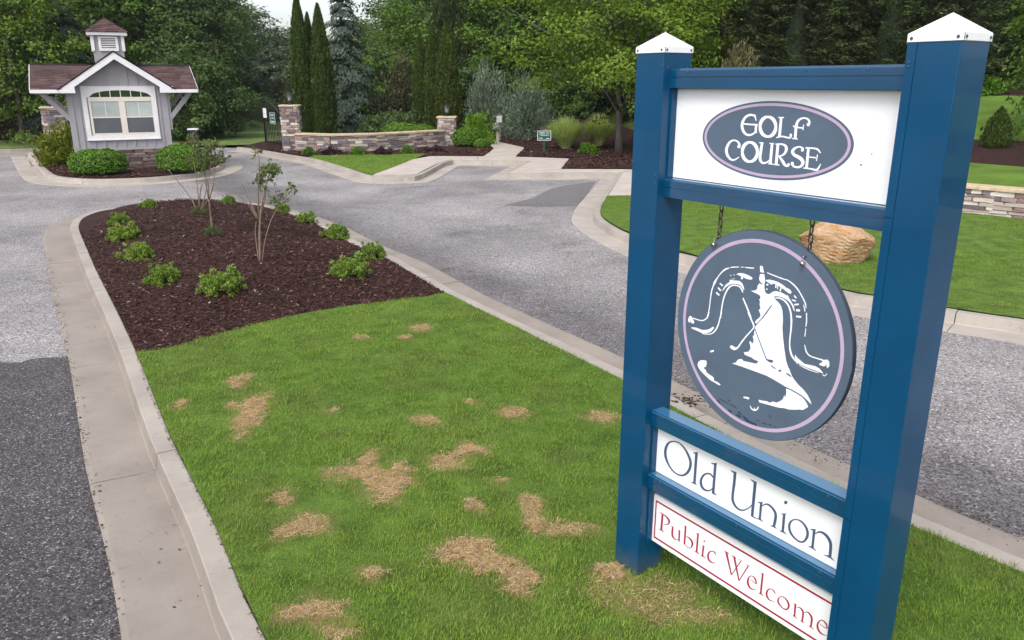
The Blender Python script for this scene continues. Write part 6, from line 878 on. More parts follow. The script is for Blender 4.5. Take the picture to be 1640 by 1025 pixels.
def bush(seed, rx, rz_, ncl, per, L, base=(1, 1, 1), warm=.1, fl=.7, clump=.26, wl=.55, upw=.4, wcol=(1.3, 1.1, .5), low=-.15):
    rg = np.random.RandomState(seed); d = rdir(rg, ncl); d[:, 2] = np.abs(d[:, 2]) * (1 - low) + low * rg.random(ncl); d = unit(d); r = rg.uniform(.55, 1.0, ncl) * (1 + .18 * np.sin(3 * np.arctan2(d[:, 1], d[:, 0]) + seed)); C = d * np.array((rx, rx, rz_)) * r[:, None] + UP * rz_ * .12
    C[:, 2] = np.maximum(C[:, 2], rz_ * .06); ci = np.repeat(np.arange(ncl), per); N = ncl * per; off = rg.normal(size=(N, 3)) * clump * rx * .5 * np.array((1, 1, fl)); P = C[ci] + off; P[:, 2] = np.maximum(P[:, 2], .01)
    out = unit(d[ci] + off / rx); ax = unit(out + UP * upw + rg.normal(size=(N, 3)) * .6); nr = unit(UP * .7 + out + rg.normal(size=(N, 3)) * .6); l = L * rg.uniform(.6, 1.3, N); V, F = leaf_quads(P, ax, nr, l, l * wl)
    return V, F, rep4(tints(rg, ncl, base, .22, warm, wcol)[ci] * (1 + rg.uniform(-.15, .2, (N, 1))))
def clipped(seed, rx, rz_, n, L):
    rg = np.random.RandomState(seed); d = rdir(rg, n); k = d[:, 2] < -.5; d[k, 2] *= -1; r = 1 + .05 * np.sin(d[:, 0] * 9 + seed) * np.sin(d[:, 1] * 8) + .04 * np.sin(d[:, 2] * 15 + d[:, 0] * 21); p = 2.6
    q = (np.abs(d) ** p).sum(1) ** (-1 / p); P = d * (q * r * rg.uniform(.93, 1.02, n))[:, None] * np.array((rx, rx, rz_)) + UP * rz_ * .86
    nr = unit(d + UP * .3 + rg.normal(size=(n, 3)) * .55); ax = unit(np.cross(nr, rg.normal(size=(n, 3))) + d * .4); l = L * rg.uniform(.7, 1.3, n); V, F = leaf_quads(P, ax, nr, l, l * .62); return V, F, rep4(tints(rg, n, (1, 1, 1), .25, .2, (1.35, 1.2, .8)))
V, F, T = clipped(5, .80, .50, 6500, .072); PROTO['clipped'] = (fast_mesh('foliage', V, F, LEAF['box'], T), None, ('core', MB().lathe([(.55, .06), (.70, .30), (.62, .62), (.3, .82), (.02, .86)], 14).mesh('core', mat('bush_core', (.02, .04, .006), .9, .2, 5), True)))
for i in range(3):
    V, F, T = bush(110 + i, .42, .34, 110, 60, .040, (1, 1, 1), .35, .9, .11, .62, .3, (1.3, 1.12, .5), -.3); proto('dwarf%d' % i, V, F, T, 'dwarf')
V, F, T = bush(128, 1.75, 2.75, 130, 60, .26, (1, 1, 1), .25, .9, .32, .2, .7, (1.25, 1.25, .8)); proto('juniper', V, F, T, 'juniper', np.array([[0, 0, 1.5]]), 2.0, .08, 7, nl=1)
V, F, T = bush(120, 1.25, 1.0, 90, 50, .22, (1, 1, 1), .3, .8, .35, .28, .5); proto('golden', V, F, T, 'gold')
V, F, T = bush(121, 1.0, 1.0, 80, 45, .15); proto('hedge', V, F, T, 'hedge')
V, F, T = bush(122, .9, .9, 70, 45, .12, (1.3, 1.2, .8)); proto('lime', V, F, T, 'box')
V, F, T = bush(123, .55, .45, 50, 40, .09); proto('purple', V, F, T, 'purple')
V, F, T = bush(124, 1.6, 3.0, 110, 55, .19, (1, 1, 1), .3, .9, .3, .5, .2, (1.6, 1.5, 1.2)); proto('bronze', V, F, T, 'bronze', np.array([[0, 0, 1.4]]), 1.6, .08, 9, nl=1)
V, F, T = bush(125, 1.1, 1.7, 60, 40, .20, (1, 1, 1), .4, .9, .3, .4, .6, (1.5, 1.4, 1.1)); proto('tan', V, F, T, 'tan', np.array([[0, 0, 1]]), 1.2, .05, 9, nl=1)
V, F, T = bush(126, .42, .42, 40, 34, .085, (1, 1, 1), .1); proto('green', V, F, T, 'box')
V, F, T = bush(127, .6, .5, 34, 26, .08, (.7, .7, .6), .2, .9, .4); proto('sparse', V, F, T, 'hedge')
def tussock(seed, R_, H, n, m):
    rg = np.random.RandomState(seed); a = rg.uniform(0, 2 * math.pi, n); o = np.c_[np.cos(a), np.sin(a), np.zeros(n)]; s = np.c_[-np.sin(a), np.cos(a), np.zeros(n)]; h = H * rg.uniform(.55, 1.1, n); rr = R_ * rg.uniform(.1, 1.0, n) ** .7
    W_ = rg.uniform(.008, .015, n)[:, None]; pts = []
    for f, k in ((0, .15), (.45, .45), (.8, .85), (1.0, 1.22)): pts.append(o * (rr * k)[:, None] + UP * (h * (f - .42 * f ** 3 * rr / R_))[:, None] + rg.normal(size=(n, 3)) * .015)
    V = np.stack([q for k, p in enumerate(pts) for q in (p - s * W_ * (1.1 - .28 * k), p + s * W_ * (1.1 - .28 * k))], 1).reshape(-1, 3); b = np.arange(n)[:, None] * 8
    F = np.concatenate([b + np.array([[2 * k, 2 * k + 1, 2 * k + 3, 2 * k + 2]]) for k in range(3)]); T = np.repeat(tints(rg, n, (1, 1, 1), .25, .3, (1.6, 1.25, .9)), 8, axis=0)
    return V, F, T
V, F, T = tussock(130, 1.05, 1.55, 3200, 0); proto('tussock', V, F, T, 'grassy')

def X(px, Y): return pz(px, 131, Y)[0]
def put(name, key, px, Y, label, cat, group=None, s=1, rz=None, z=None, crown='crown'):
    x = X(px, Y); return plant(name, key, (x, Y), gz(x, Y) if z is None else z, label, cat, group, s, (px * 1.7 + Y) % 6.28 if rz is None else rz, crown)
# the planted trees around the entrance
put('maple_tree', 'maple', 995, 34.0, 'spreading bright green maple in the mulch bed beyond the parking bays', 'tree', z=0.0, rz=.4)
G1_, G2_ = 'columnar trees left of the cedar', 'columnar trees behind the shorter pillar'
put('columnar_tree', 'arbor0', 484, 39.6, 'tallest dark columnar tree, nearest the gate pillar', 'tree', G1_, (1.05, 1.05, 1.10), z=0)
put('columnar_tree', 'arbor1', 499, 40.6, 'shorter dark columnar tree squeezed between two taller ones by the gate', 'tree', G1_, (.9, .9, .98), z=0)
put('columnar_tree', 'arbor1', 516, 39.6, 'dark columnar tree standing next to the blue-grey cedar', 'tree', G1_, (1.12, 1.12, 1.03), 2.0, z=0)
put('columnar_tree', 'arbor0', 674, 41.2, 'narrow dark columnar tree beside the pale hedge, leftmost of its trio', 'tree', G2_, (.80, .80, .84), 1.0, z=0)
put('columnar_tree', 'arbor1', 695, 40.2, 'dark columnar tree in the middle of the trio behind the shorter pillar', 'tree', G2_, (.98, .98, .88), 3.0, z=0)
put('columnar_tree', 'arbor0', 717, 39.6, 'widest dark columnar tree directly behind the pillar lantern', 'tree', G2_, (1.22, 1.22, .89), 4.0, z=0)
put('conifer_tree', 'cone', 718, 50.5, 'large dark cone-shaped conifer looming behind the columnar trio', 'tree', None, (.74, .74, .84))
put('cedar_tree', 'cedar', 553, 46.0, 'blue-grey weeping cedar with drooping tiers behind the entrance wall', 'tree', None, (1.12, 1.12, .90))
put('cedar_tree', 'cedar', 112, 41.5, 'green weeping conifer behind the gatehouse cupola', 'tree', None, (1.1, 1.1, .80), 2.2)
put('bronze_tree', 'bronze', 467, 42.5, 'small bronze-leaved tree behind the gate pillar lantern', 'tree', None, (.42, .42, .95), z=0, crown='foliage')
put('bronze_tree', 'bronze', 640, 46.5, 'wide dark bronze-leaved shrub tree between cedar and columnar trees', 'tree', None, (1.0, 1.0, 1.12), 2.0, crown='foliage')
put('broadleaf_tree', 'tipped', 645, 55, 'tree with yellow and pinkish leaf tips above the bronze shrub', 'tree', None, (1.1, 1.1, 1.05))
put('broadleaf_tree', 'tipped', 22, 39.5, 'tree with orange-tipped leaves left of the gatehouse roof', 'tree', None, (1.05, 1.05, 1.15), 1.0)
put('juniper_bush', 'juniper', 783, 44.6, 'tall blue-grey juniper behind the utility post', 'bush', None, (.80, .80, 1.12), crown='foliage')
put('juniper_bush', 'juniper', 848, 42.0, 'broad blue-green juniper behind the small green sign', 'bush', None, (.74, .74, .96), 1.0, crown='foliage')
HG = 'pale leafy hedge shrubs behind the entrance wall'
for k, (px, Y, s) in enumerate(((600, 41.5, 1.0), (627, 41.2, 1.08), (652, 41.0, 1.12))):
    put('hedge_shrub', 'hedge', px, Y, ('pale leafy hedge shrub nearest the cedar', 'pale leafy hedge shrub in the middle behind the entrance wall', 'pale leafy hedge shrub touching the narrow columnar tree')[k], 'shrub', HG, s, z=.15, crown='foliage')
for k, (px, Y, s, lb) in enumerate(((640, 38.9, (1.2, .8, 1.02), 'yellow-green clipped mound showing over the wall coping'), (672, 38.9, (.95, .7, .94), 'lower yellow-green clipped mound beside the columnar trio'))):
    put('clipped_bush', 'clipped', px, Y, lb, 'bush', 'yellow-green mounds behind the wall', s, z=.05, crown='foliage')
put('clipped_bush', 'clipped', 748, 37.6, 'round bright green clipped bush right of the shorter pillar', 'bush', None, (.86, .86, .90), z=0, crown='foliage')
put('clipped_bush', 'clipped', 771, 36.8, 'small round clipped bush beside the pavement bend', 'bush', None, (.46, .46, .46), z=0, crown='foliage')
put('leafy_shrub', 'lime', 764, 39.2, 'loose lime green shrub behind the round clipped bush', 'shrub', None, (.95, .95, 1.35), z=0, crown='foliage')
put('ornamental_grass', 'tussock', 908, 36.0, 'larger pale ornamental grass clump behind the small green sign', 'grass clump', 'ornamental grasses', 1.0, z=.03, crown='blades')
put('ornamental_grass', 'tussock', 962, 37.5, 'ornamental grass clump beside the maple trunk', 'grass clump', 'ornamental grasses', (.9, .9, 1.03), 2.0, z=.03, crown='blades')
put('leafy_shrub', 'green', 945, 33.3, 'small bright green shrub in the mulch in front of the maple', 'shrub', None, 1.0, z=.03, crown='foliage')
for px, lb in ((492, 'small green shrub against the wall near the gate pillar'), (572, 'small green shrub against the middle of the curved wall'), (652, 'small green shrub against the wall near the shorter pillar')):
    x, y = at(px, 249 if px < 600 else 246, 0); plant('wall_shrub', 'green', (x, y + .25), .02, lb, 'shrub', 'small green shrubs along the wall', .68, px, 'foliage')
for px, lb in ((528, 'low dark purple shrub between the first two green wall shrubs'), (612, 'low dark purple shrub between the last two green wall shrubs'), (697, 'low dark purple shrub at the foot of the shorter pillar')):
    x, y = at(px, 248 if px < 650 else 245, 0); plant('purple_shrub', 'purple', (x, y + .2), .02, lb, 'shrub', 'low purple shrubs along the wall', (.95, .6, .50), px, 'foliage')
# bushes of the gatehouse island
bx_, by_ = at(145, 281, .05); plant('clipped_bush', 'clipped', (bx_, by_ + .55), .0, 'round bright green clipped bush in front of the gatehouse window', 'bush', 'clipped gatehouse bushes', (1.02, .9, .86), 0, 'foliage')
bx_, by_ = at(283, 277, .05); plant('clipped_bush', 'clipped', (bx_, by_ + .55), .0, 'round clipped bush at the right corner of the gatehouse, by the yellow sign', 'bush', 'clipped gatehouse bushes', (.90, .85, .95), 1, 'foliage')
bx_, by_ = at(216, 266, .05); plant('sparse_shrub', 'sparse', (bx_, by_ + .1), .02, 'thin dark shrub against the stone base under the window', 'shrub', None, (1.0, .7, 1.25), 0, 'foliage')
bx_, by_ = at(90, 263, .05); plant('golden_shrub', 'golden', (bx_, by_ + .9), .0, 'feathery yellow-green shrub beside the gatehouse wall', 'shrub', None, (.92, .9, 1.12), 0, 'foliage')
# right-hand slope
CG = 'tall evergreens in the row on the right'
for k, (px, Y, s, lb) in enumerate(((1118, 41, 1.0, 'dark tall evergreen partly behind the maple crown'), (1195, 39, 1.05, 'tall evergreen behind the tan shrub'), (1268, 37.5, 1.05, 'tall evergreen above the left part of the top rail'), (1342, 38.5, 1.1, 'tall evergreen above the middle of the top rail'),
                                  (1418, 36.0, 1.05, 'tall evergreen just left of the near blue post'), (1500, 36.5, 1.1, 'tall evergreen behind the near white post cap'), (1590, 37.5, 1.1, 'tall evergreen right of the near white post cap'), (1680, 38, 1.1, 'tall evergreen at the right end of the row'))):
    put('evergreen_tree', 'cypress%d' % (k % 2), px, Y, lb, 'tree', CG, s, k * 1.1)
put('tan_shrub', 'tan', 1178, 33.0, 'tan-tipped upright shrub in front of the tall evergreens', 'shrub', None, (.68, .68, 1.12), crown='foliage', z=2.05)
for px, Y, lb, s in ((1594, 33.8, 'loose light green shrub at the foot of the evergreens', (1.25, 1.25, 1.5)),):
    put('leafy_shrub', 'green', px, Y, lb, 'shrub', None, s, crown='foliage', z=float(hill(np.array([X(px, Y)]), np.array([Y]))[0]))
xx = X(1612, 24.0); plant('cone_shrub', 'smallcone', (xx, 24.0), float(hill(np.array([xx]), np.array([24.0]))[0]), 'small dark cone-shaped evergreen in the slope mulch', 'shrub', None, (.64, .64, .80), 0, 'foliage')
xx = X(1770, 24.0); plant('broadleaf_tree', 'bright0', (xx + .3, 24.0), 1.0, 'light green tree whose leaves reach into the top right corner', 'tree', None, (.60, .60, .66), .7)
# the wood
WOOD = [(-45, 43, 'forest0', 1.0, 'dark broadleaf tree at the left edge above the bank'), (68, 50, 'forest1', .95, 'dark broadleaf tree behind the orange-tipped tree'), (150, 55, 'forest2', 1.0, 'dark broadleaf tree directly behind the cupola roof'),
        (205, 49, 'bright1', .85, 'light green tree rising behind the gatehouse gable'), (262, 52, 'forest0', .9, 'dark broadleaf tree behind the right roof wing of the gatehouse'), (300, 50, 'forest1', .82, 'big dark broadleaf tree between gatehouse and gate'),
        (328, 63, 'forest2', .90, 'dark broadleaf tree at the left edge of the far lawn'), (-5, 60, 'forest2', 1.1, 'tall broadleaf tree behind the left bank fence'), (800, 53, 'bright0', .95, 'bright green tree between the cone conifer and the maple'),
        (868, 57, 'bright2', 1.0, 'green tree behind the junipers'), (668, 66, 'forest0', 1.0, 'tall broadleaf tree behind the pink-tipped tree'), (745, 62, 'forest1', 1.0, 'tall dark broadleaf tree behind the cone conifer'),
        (930, 52, 'forest2', .8, 'dark broadleaf tree behind the ornamental grasses'), (1010, 55, 'forest0', .9, 'dark broadleaf tree behind the maple trunk'), (1070, 50, 'forest1', .85, 'dark broadleaf tree between the maple and the evergreens')]
for px, Y, k, s, lb in WOOD: put('broadleaf_tree', k, px, Y, lb, 'tree', 'broadleaf trees of the wood', s)
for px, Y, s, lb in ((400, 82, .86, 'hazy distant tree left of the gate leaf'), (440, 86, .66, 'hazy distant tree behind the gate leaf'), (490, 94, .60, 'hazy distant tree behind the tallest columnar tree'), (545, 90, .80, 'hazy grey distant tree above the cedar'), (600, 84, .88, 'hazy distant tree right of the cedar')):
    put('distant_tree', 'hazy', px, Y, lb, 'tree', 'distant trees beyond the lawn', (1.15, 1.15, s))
for px, Y, s, lb in ((322, 44.5, (.88, .95, .92), 'leafy thicket right of the gatehouse beside the far lawn'), (285, 42.5, (.8, .8, .9), 'leafy thicket close behind the right gatehouse wall'), (352, 62.5, (1.2, 1.2, .9), 'leafy thicket at the left back of the far lawn'), (425, 80, (1.6, 1.2, 1.0), 'soft green thicket at the far end of the lawn'), (505, 64, (1.6, 1.2, 1.0), 'dark thicket behind the columnar trees by the gate'),
                     (600, 58, (1.3, 1.2, 1.0), 'dark thicket behind the bronze-leaved shrub'), (770, 49, (1.2, 1.2, .8), 'dark thicket behind the tall juniper'), (910, 47, (.9, .9, .55), 'low dark thicket behind the ornamental grasses'), (20, 47, (1.3, 1.0, .55), 'low thicket on the left bank'), (1000, 47.5, (1.2, 1, .7), 'low dark thicket behind the maple trunk')):
    put('thicket', 'thicket' if Y < 62 else 'soft', px, Y, lb, 'shrub', None, s)
rgw = random.Random(3); k = 0
for Y in (70, 80):
    for px in list(range(-320, 340, 62)) + list(range(700, 1180, 60)):
        put('forest_tree', 'forest%d' % (k % 3), px + rgw.uniform(-15, 15), Y + rgw.uniform(-3, 3), 'dark tree in the back rows of the wood', 'tree', 'back rows of the wood', rgw.uniform(.95, 1.2)); k += 1
for px in range(1130, 1900, 85): put('forest_tree', 'forest%d' % (k % 3), px, 52 + rgw.uniform(-2, 2), 'dark tree in the back rows of the wood', 'tree', 'back rows of the wood', rgw.uniform(.9, 1.1)); k += 1

# ------------------------------------------------------------------ the planted bed: dwarf shrubs and saplings
def on_mound(px, py):
    z = .1
    for _ in range(6): x, y = at(px, py, z); z = float(mound(np.array([x]), np.array([y]))[0])
    return x, y, z
DW = [(235, 333, .80, 'dwarf shrub at the far left edge of the island bed'), (187, 360, .95, 'dwarf shrub touching the one in front of it on the left edge'), (196, 386, 1.28, 'spreading dwarf shrub second from the far left kerb corner'), (217, 417, 1.18, 'dwarf shrub on the left side, nearest the gutter'),
      (256, 455, 1.15, 'dwarf shrub between the left gutter and the front middle shrub'), (353, 470, 1.30, 'dwarf shrub nearest the lawn edge in the middle of the bed'), (363, 326, .75, 'dwarf shrub at the far end behind the saplings'), (448, 340, .95, 'dwarf shrub under the right sapling twig'),
      (489, 358, 1.0, 'dwarf shrub on the right kerb, just beyond the single one'), (536, 382, 1.08, 'dwarf shrub on the right kerb between two neighbours'), (594, 414, 1.12, 'dwarf shrub overhanging the right kerb'), (560, 444, 1.28, 'largest yellow-green dwarf shrub near the right corner of the bed')]
for k, (px, py, s, lb) in enumerate(DW):
    x, y, z = on_mound(px, py); plant('dwarf_shrub', 'dwarf%d' % (k % 3), (x, y + .12), z - .01, lb, 'shrub', 'dwarf shrubs in the island bed', (s * .60, s * .56, s * .62), k * 2.1, 'foliage')
def sapling(base, stems, tufts, label, seed, sc=4.1, ox=270, oy=180):
    rg = np.random.RandomState(seed); cv = lambda p: (ox + p[0] / sc, oy + p[1] / sc); bp = cv(base); x, y, bz = on_mound(*bp)
    root = thing('sapling', (x, y, bz), 0, label, 'sapling', 'bare-stemmed saplings in the island bed'); tips = []
    for pts, r in stems:
        P = []; off = 0.0
        for i, p in enumerate(pts):
            px, py = cv(p); off += rg.normal() * .05 * (i > 0); xx, zz = pz(px, py, y + off); P.append((xx - x, off, zz - bz - (0.04 if i == 0 and p[1] > base[1] - 20 else 0)))
        P = [tuple(q) for q in smooth(P, 3)]; n = len(P); MB().tube(P, [r * (1 - .72 * i / (n - 1)) for i in range(n)], 6).build('stem', M_twig, root, smooth=True)
    Ps, Ax, Nr = [], [], []
    for (cx, cy, rw, rh, n) in tufts:
        for tw in range(max(2, n // 7)):
            px, py = cv((cx + rg.normal() * rw * .5, cy + rg.normal() * rh * .5)); xx, zz = pz(px, py, y); c = np.array((xx - x, rg.normal() * .10, zz - bz)); dr = unit(rg.normal(size=3) + UP * .5); tips.append((c - dr * .09, c + dr * .09))
            for q in range(7): Ps.append(c + dr * rg.uniform(-.09, .10) + rg.normal(size=3) * .012); Ax.append(unit(np.cross(dr, rg.normal(size=3)) + dr * .5)); Nr.append(UP + rg.normal(size=3) * .6)
    Ps, Ax, Nr = map(np.array, (Ps, Ax, Nr)); l = rg.uniform(.035, .085, len(Ps)); V, F = leaf_quads(Ps, Ax, unit(Nr), l, l * .5)
    link('foliage', fast_mesh('foliage', V, F, LEAF['sapling'], rep4(tints(rg, len(Ps), (1, 1, 1), .3, .35, (1.4, .95, .6)))), root)
    tw = MB()
    for a, c in tips: tw.tube([tuple(a), tuple(c)], [.004, .002], 4, False)
    tw.build('twigs', M_twig, root)
sapling((602, 985), [([(600, 985), (598, 820), (602, 700), (620, 560), (652, 440), (668, 390)], .022), ([(592, 705), (545, 610), (505, 520), (478, 458)], .018), ([(596, 700), (588, 540), (594, 400), (594, 300), (584, 240)], .015), ([(580, 700), (540, 630), (480, 560), (402, 490)], .010), ([(612, 980), (632, 850), (668, 720), (708, 640), (770, 560), (812, 500)], .009), ([(604, 690), (632, 560), (640, 470), (600, 420)], .011), ([(595, 985), (570, 800), (575, 720)], .012)],
        [(584, 260, 25, 30, 40), (650, 385, 70, 35, 170), (690, 370, 50, 30, 90), (600, 440, 50, 40, 110), (640, 460, 35, 30, 60), (740, 572, 45, 18, 60), (795, 525, 30, 30, 50), (675, 565, 25, 14, 25)], 'sapling nearest the lawn, with one leafy head and bare forks', 1)
sapling((288, 800), [([(290, 805), (280, 700), (268, 600), (262, 570)], .026), ([(264, 575), (245, 470), (240, 380), (225, 300)], .015), ([(266, 570), (292, 480), (304, 380), (335, 300)], .014), ([(264, 560), (262, 460), (275, 360), (290, 230)], .012), ([(268, 560), (225, 620), (205, 640)], .008)],
        [(240, 225, 60, 45, 160), (345, 312, 45, 32, 150), (228, 325, 50, 35, 130), (275, 260, 60, 50, 150), (310, 220, 50, 35, 90), (180, 240, 40, 60, 70), (245, 370, 30, 20, 50)], 'sapling with the fullest leaves in the middle of the bed', 2)
sapling((200, 662), [([(205, 665), (203, 580), (212, 500), (222, 470)], .020), ([(190, 660), (160, 585), (100, 500), (50, 440), (-5, 372)], .016), ([(205, 640), (192, 520), (178, 400), (160, 290), (150, 180)], .013), ([(212, 640), (240, 540), (252, 470), (262, 380), (350, 230)], .012)],
        [(-2, 330, 14, 30, 25), (145, 170, 30, 40, 60), (150, 300, 35, 30, 60), (345, 225, 20, 18, 20), (205, 285, 30, 40, 40)], 'sapling at the back of the bed with one long stem leaning left', 3)
for px, py, lb in ((318, 344, 'small olive tuft at the foot of the back sapling'), (341, 378, 'small olive tuft at the foot of the middle sapling')):
    x, y = at(px, py, .18); plant('weed_tuft', 'sparse', (x, y), float(mound(np.array([x]), np.array([y]))[0]), lb, 'plant', 'tufts at the saplings', (.26, .26, .30), 0, 'foliage')

# ------------------------------------------------------------------ grass blades and mulch chips
m, t, b, o = new_mat('grass_blade'); a_ = t.nodes.new('ShaderNodeAttribute'); a_.attribute_name = 'tint'; t.links.new(a_.outputs['Color'], b.inputs['Base Color']); b.inputs['Roughness'].default_value = .6; b.inputs['Specular IOR Level'].default_value = .25
tr_ = t.nodes.new('ShaderNodeBsdfTranslucent'); t.links.new(a_.outputs['Color'], tr_.inputs[0]); mx_ = t.nodes.new('ShaderNodeMixShader'); mx_.inputs[0].default_value = .35; t.links.new(b.outputs[0], mx_.inputs[1]); t.links.new(tr_.outputs[0], mx_.inputs[2]); t.links.new(mx_.outputs[0], o.inputs[0])
M_blade = m
m, t, b, o = new_mat('mulch_chip'); a_ = t.nodes.new('ShaderNodeAttribute'); a_.attribute_name = 'tint'; t.links.new(a_.outputs['Color'], b.inputs['Base Color']); b.inputs['Roughness'].default_value = .85; b.inputs['Specular IOR Level'].default_value = .2
b.inputs['Specular IOR Level'].default_value = .06; M_chip = m
DEAD = [(380, 609, 20, 11), (412, 645, 26, 16), (400, 672, 16, 24), (378, 650, 20, 6), (600, 768, 30, 20), (635, 772, 33, 26), (560, 757, 34, 15), (590, 740, 12, 14), (452, 801, 24, 13), (478, 848, 34, 17), (455, 852, 16, 8), (510, 975, 42, 18), (480, 985, 28, 10), (602, 915, 20, 10), (735, 885, 40, 22), (790, 905, 46, 20), (835, 925, 34, 24), (760, 870, 30, 12),
        (848, 815, 18, 20), (860, 845, 14, 12), (755, 811, 16, 9), (750, 716, 28, 12), (722, 740, 28, 12), (822, 662, 24, 9), (960, 668, 26, 9), (690, 675, 28, 8), (537, 658, 16, 6), (672, 526, 12, 5), (576, 540, 11, 4), (752, 643, 13, 5), (295, 646, 11, 6), (905, 850, 40, 12), (1030, 950, 70, 30), (985, 915, 26, 14), (1100, 985, 50, 16), (540, 1015, 30, 12), (800, 770, 20, 5), (650, 540, 10, 3)]
def dead_amount(x, y):
    a = np.zeros(len(x))
    for px, py, rx_, ry_ in DEAD:
        cx, cy = at(px, py); ex = at(px + rx_, py)[0] - cx; ey = abs(at(px, py - ry_)[1] - cy)
        d = np.hypot((x - cx) / ex, (y - cy) / ey) + 1.0 * (vnoise(x * 7 + px, y * 7, 21) - .5) + .9 * (vnoise(x * 19 + px, y * 19, 22) - .5)
        w_ = .5 if py > 930 and px > 940 else 1.0
        a = np.maximum(a, w_ * np.clip((1.2 - d) / .55, 0, 1))
    return a
me_ = isl.data; co_ = np.empty(len(me_.vertices) * 3, np.float32); me_.vertices.foreach_get('co', co_); co_ = co_.reshape(-1, 3).astype(float)
me_.attributes.new('dead', 'FLOAT', 'POINT').data.foreach_set('value', (dead_amount(co_[:, 0], co_[:, 1]) * .9).astype(np.float32))
def blades(name, poly, x0, x1, y0, y1, dens, ref, pw, h, wd, seed, zf, label, dead=True, lim=400000):
    rg = np.random.RandomState(seed); N = min(int((x1 - x0) * (y1 - y0) * dens), 3000000); x = rg.uniform(x0, x1, N); y = rg.uniform(y0, y1, N)
    k = rg.random(N) < np.minimum(1, (ref / np.maximum(y, .1)) ** pw); x, y = x[k], y[k]; k = (np.abs(x) < y * .70 + .9); x, y = x[k], y[k]; k = inside(x, y, poly); x, y = x[k], y[k]
    if len(x) > lim: x, y = x[:lim], y[:lim]
    n = len(x); da = dead_amount(x, y) if dead else np.zeros(n); isd = rg.random(n) < da * .90
    thin = isd & (rg.random(n) < .05); x, y, isd, da = x[~thin], y[~thin], isd[~thin], da[~thin]; n = len(x)
    gr = np.sqrt(np.maximum(1, y / ref)); patch = vnoise(x * 1.1, y * 1.1, 31); p2 = vnoise(x * 4.2, y * 4.2, 32)
    hh = h * rg.uniform(.55, 1.25, n) * (.75 + .5 * p2) * np.where(isd, .8, 1) * (1 + 1.3 * np.clip((vnoise(x * 8, y * 8, 55) - .84) / .1, 0, 1)); a = rg.uniform(0, 2 * math.pi, n); o = np.c_[np.cos(a), np.sin(a), np.zeros(n)]; s = np.c_[-np.sin(a), np.cos(a), np.zeros(n)]
    ln = np.where(isd, rg.uniform(.8, 1.7, n), rg.uniform(.25, 1.15, n)); w_ = wd * rg.uniform(.7, 1.3, n) * gr
    B = np.c_[x, y, zf(x, y) - .004]; Mi = B + o * (hh * ln * .35)[:, None] + UP * (hh * .55)[:, None]; Tp = B + o * (hh * ln)[:, None] + UP * (hh * np.where(isd, .5, .95))[:, None]
    V = np.stack([B, Mi + s * w_[:, None] / 2, Tp, Mi - s * w_[:, None] / 2], 1).reshape(-1, 3)
    g1, g2 = np.array((.115, .238, .024)), np.array((.240, .340, .048)); c = g1 + (g2 - g1) * np.clip(.15 + .75 * patch + .35 * (p2 - .5) + rg.normal(size=n) * .18, 0, 1)[:, None]; c *= rg.uniform(.82, 1.18, (n, 1))
    st = np.array((.56, .42, .22)) * rg.uniform(.6, 1.25, (n, 1)); yl = np.array((.22, .24, .04)); ol = np.clip((vnoise(x * 2.6, y * 2.6, 41) - .55) / .25, 0, 1)[:, None] * .55; c = c * (1 - ol) + np.array((.185, .205, .055)) * ol; c = np.where((rg.random(n) < .09)[:, None], yl * rg.uniform(.7, 1.5, (n, 1)), c); c = np.where(isd[:, None], st, c * (1 - .35 * da[:, None]) + yl * .35 * da[:, None])
    return setp(link(name, fast_mesh(name, V, np.arange(4 * n).reshape(-1, 4), M_blade, rep4(c))), label, None, None, 'stuff')
blades('grass', LAWN, -4.2, 5.2, 2.2, 10.9, 9500, 4.4, 1.25, .029, .0036, 1, lambda x, y: .0 * x, 'fine green grass with tan dead patches on the island', lim=420000)
RL = [p[:] for p in RK[1:] if p.y < 23.2] + ats([(974, 313.5), (1045, 313.3)]) + foot[:5]
blades('grass', RL, 1.5, 13.0, 5.0, 21.5, 2600, 9.0, 1.3, .030, .0046, 2, lambda x, y: .01 + 0 * x, 'mown grass on the lawn right of the sign', False, 170000)
blades('grass', ats([(493, 251.8), (503, 249.2), (682, 246.2), (674, 250.4), (622, 271.3), (597, 281), (561, 270), (512, 255.5)]), -9, -3, 25, 34.5, 700, 26, 1, .05, .009, 3, lambda x, y: 0 * x, 'mown grass on the small triangular lawn', False, 20000)
def straw(poly, dens, seed):                 # the dry thatch of the dead patches lies flat on the soil
    rg = np.random.RandomState(seed); X_, Y_ = [], []
    for px, py, rx_, ry_ in DEAD:
        cx, cy = at(px, py); ex = (at(px + rx_, py)[0] - cx) * 1.5; ey = abs(at(px, py - ry_)[1] - cy) * 1.5; n = int(4 * ex * ey * dens); X_.append(cx + rg.uniform(-ex, ex, n)); Y_.append(cy + rg.uniform(-ey, ey, n))
    x = np.concatenate(X_); y = np.concatenate(Y_); k = rg.random(len(x)) < dead_amount(x, y) ** 2.4; x, y = x[k], y[k]; k = inside(x, y, poly); x, y = x[k], y[k]; n = len(x)
    a = rg.uniform(0, 6.28, n); l = rg.uniform(.025, .075, n); V, F = leaf_quads(np.c_[x, y, rg.uniform(.004, .022, n)], np.c_[np.cos(a), np.sin(a), rg.normal(size=n) * .22], unit(UP + rg.normal(size=(n, 3)) * .3), l, rg.uniform(.002, .0045, n), 0.0)
    c = np.array((.60, .455, .26)) * rg.uniform(.5, 1.25, (n, 1)) * np.where(rg.random((n, 1)) < .3, np.array((1.1, .92, .8)), 1)
    setp(link('dry_thatch', fast_mesh('dry_thatch', V, F, M_blade, rep4(c))), 'dry tan thatch lying in the dead lawn patches', None, None, 'stuff')
straw(LAWN, 7500, 12)
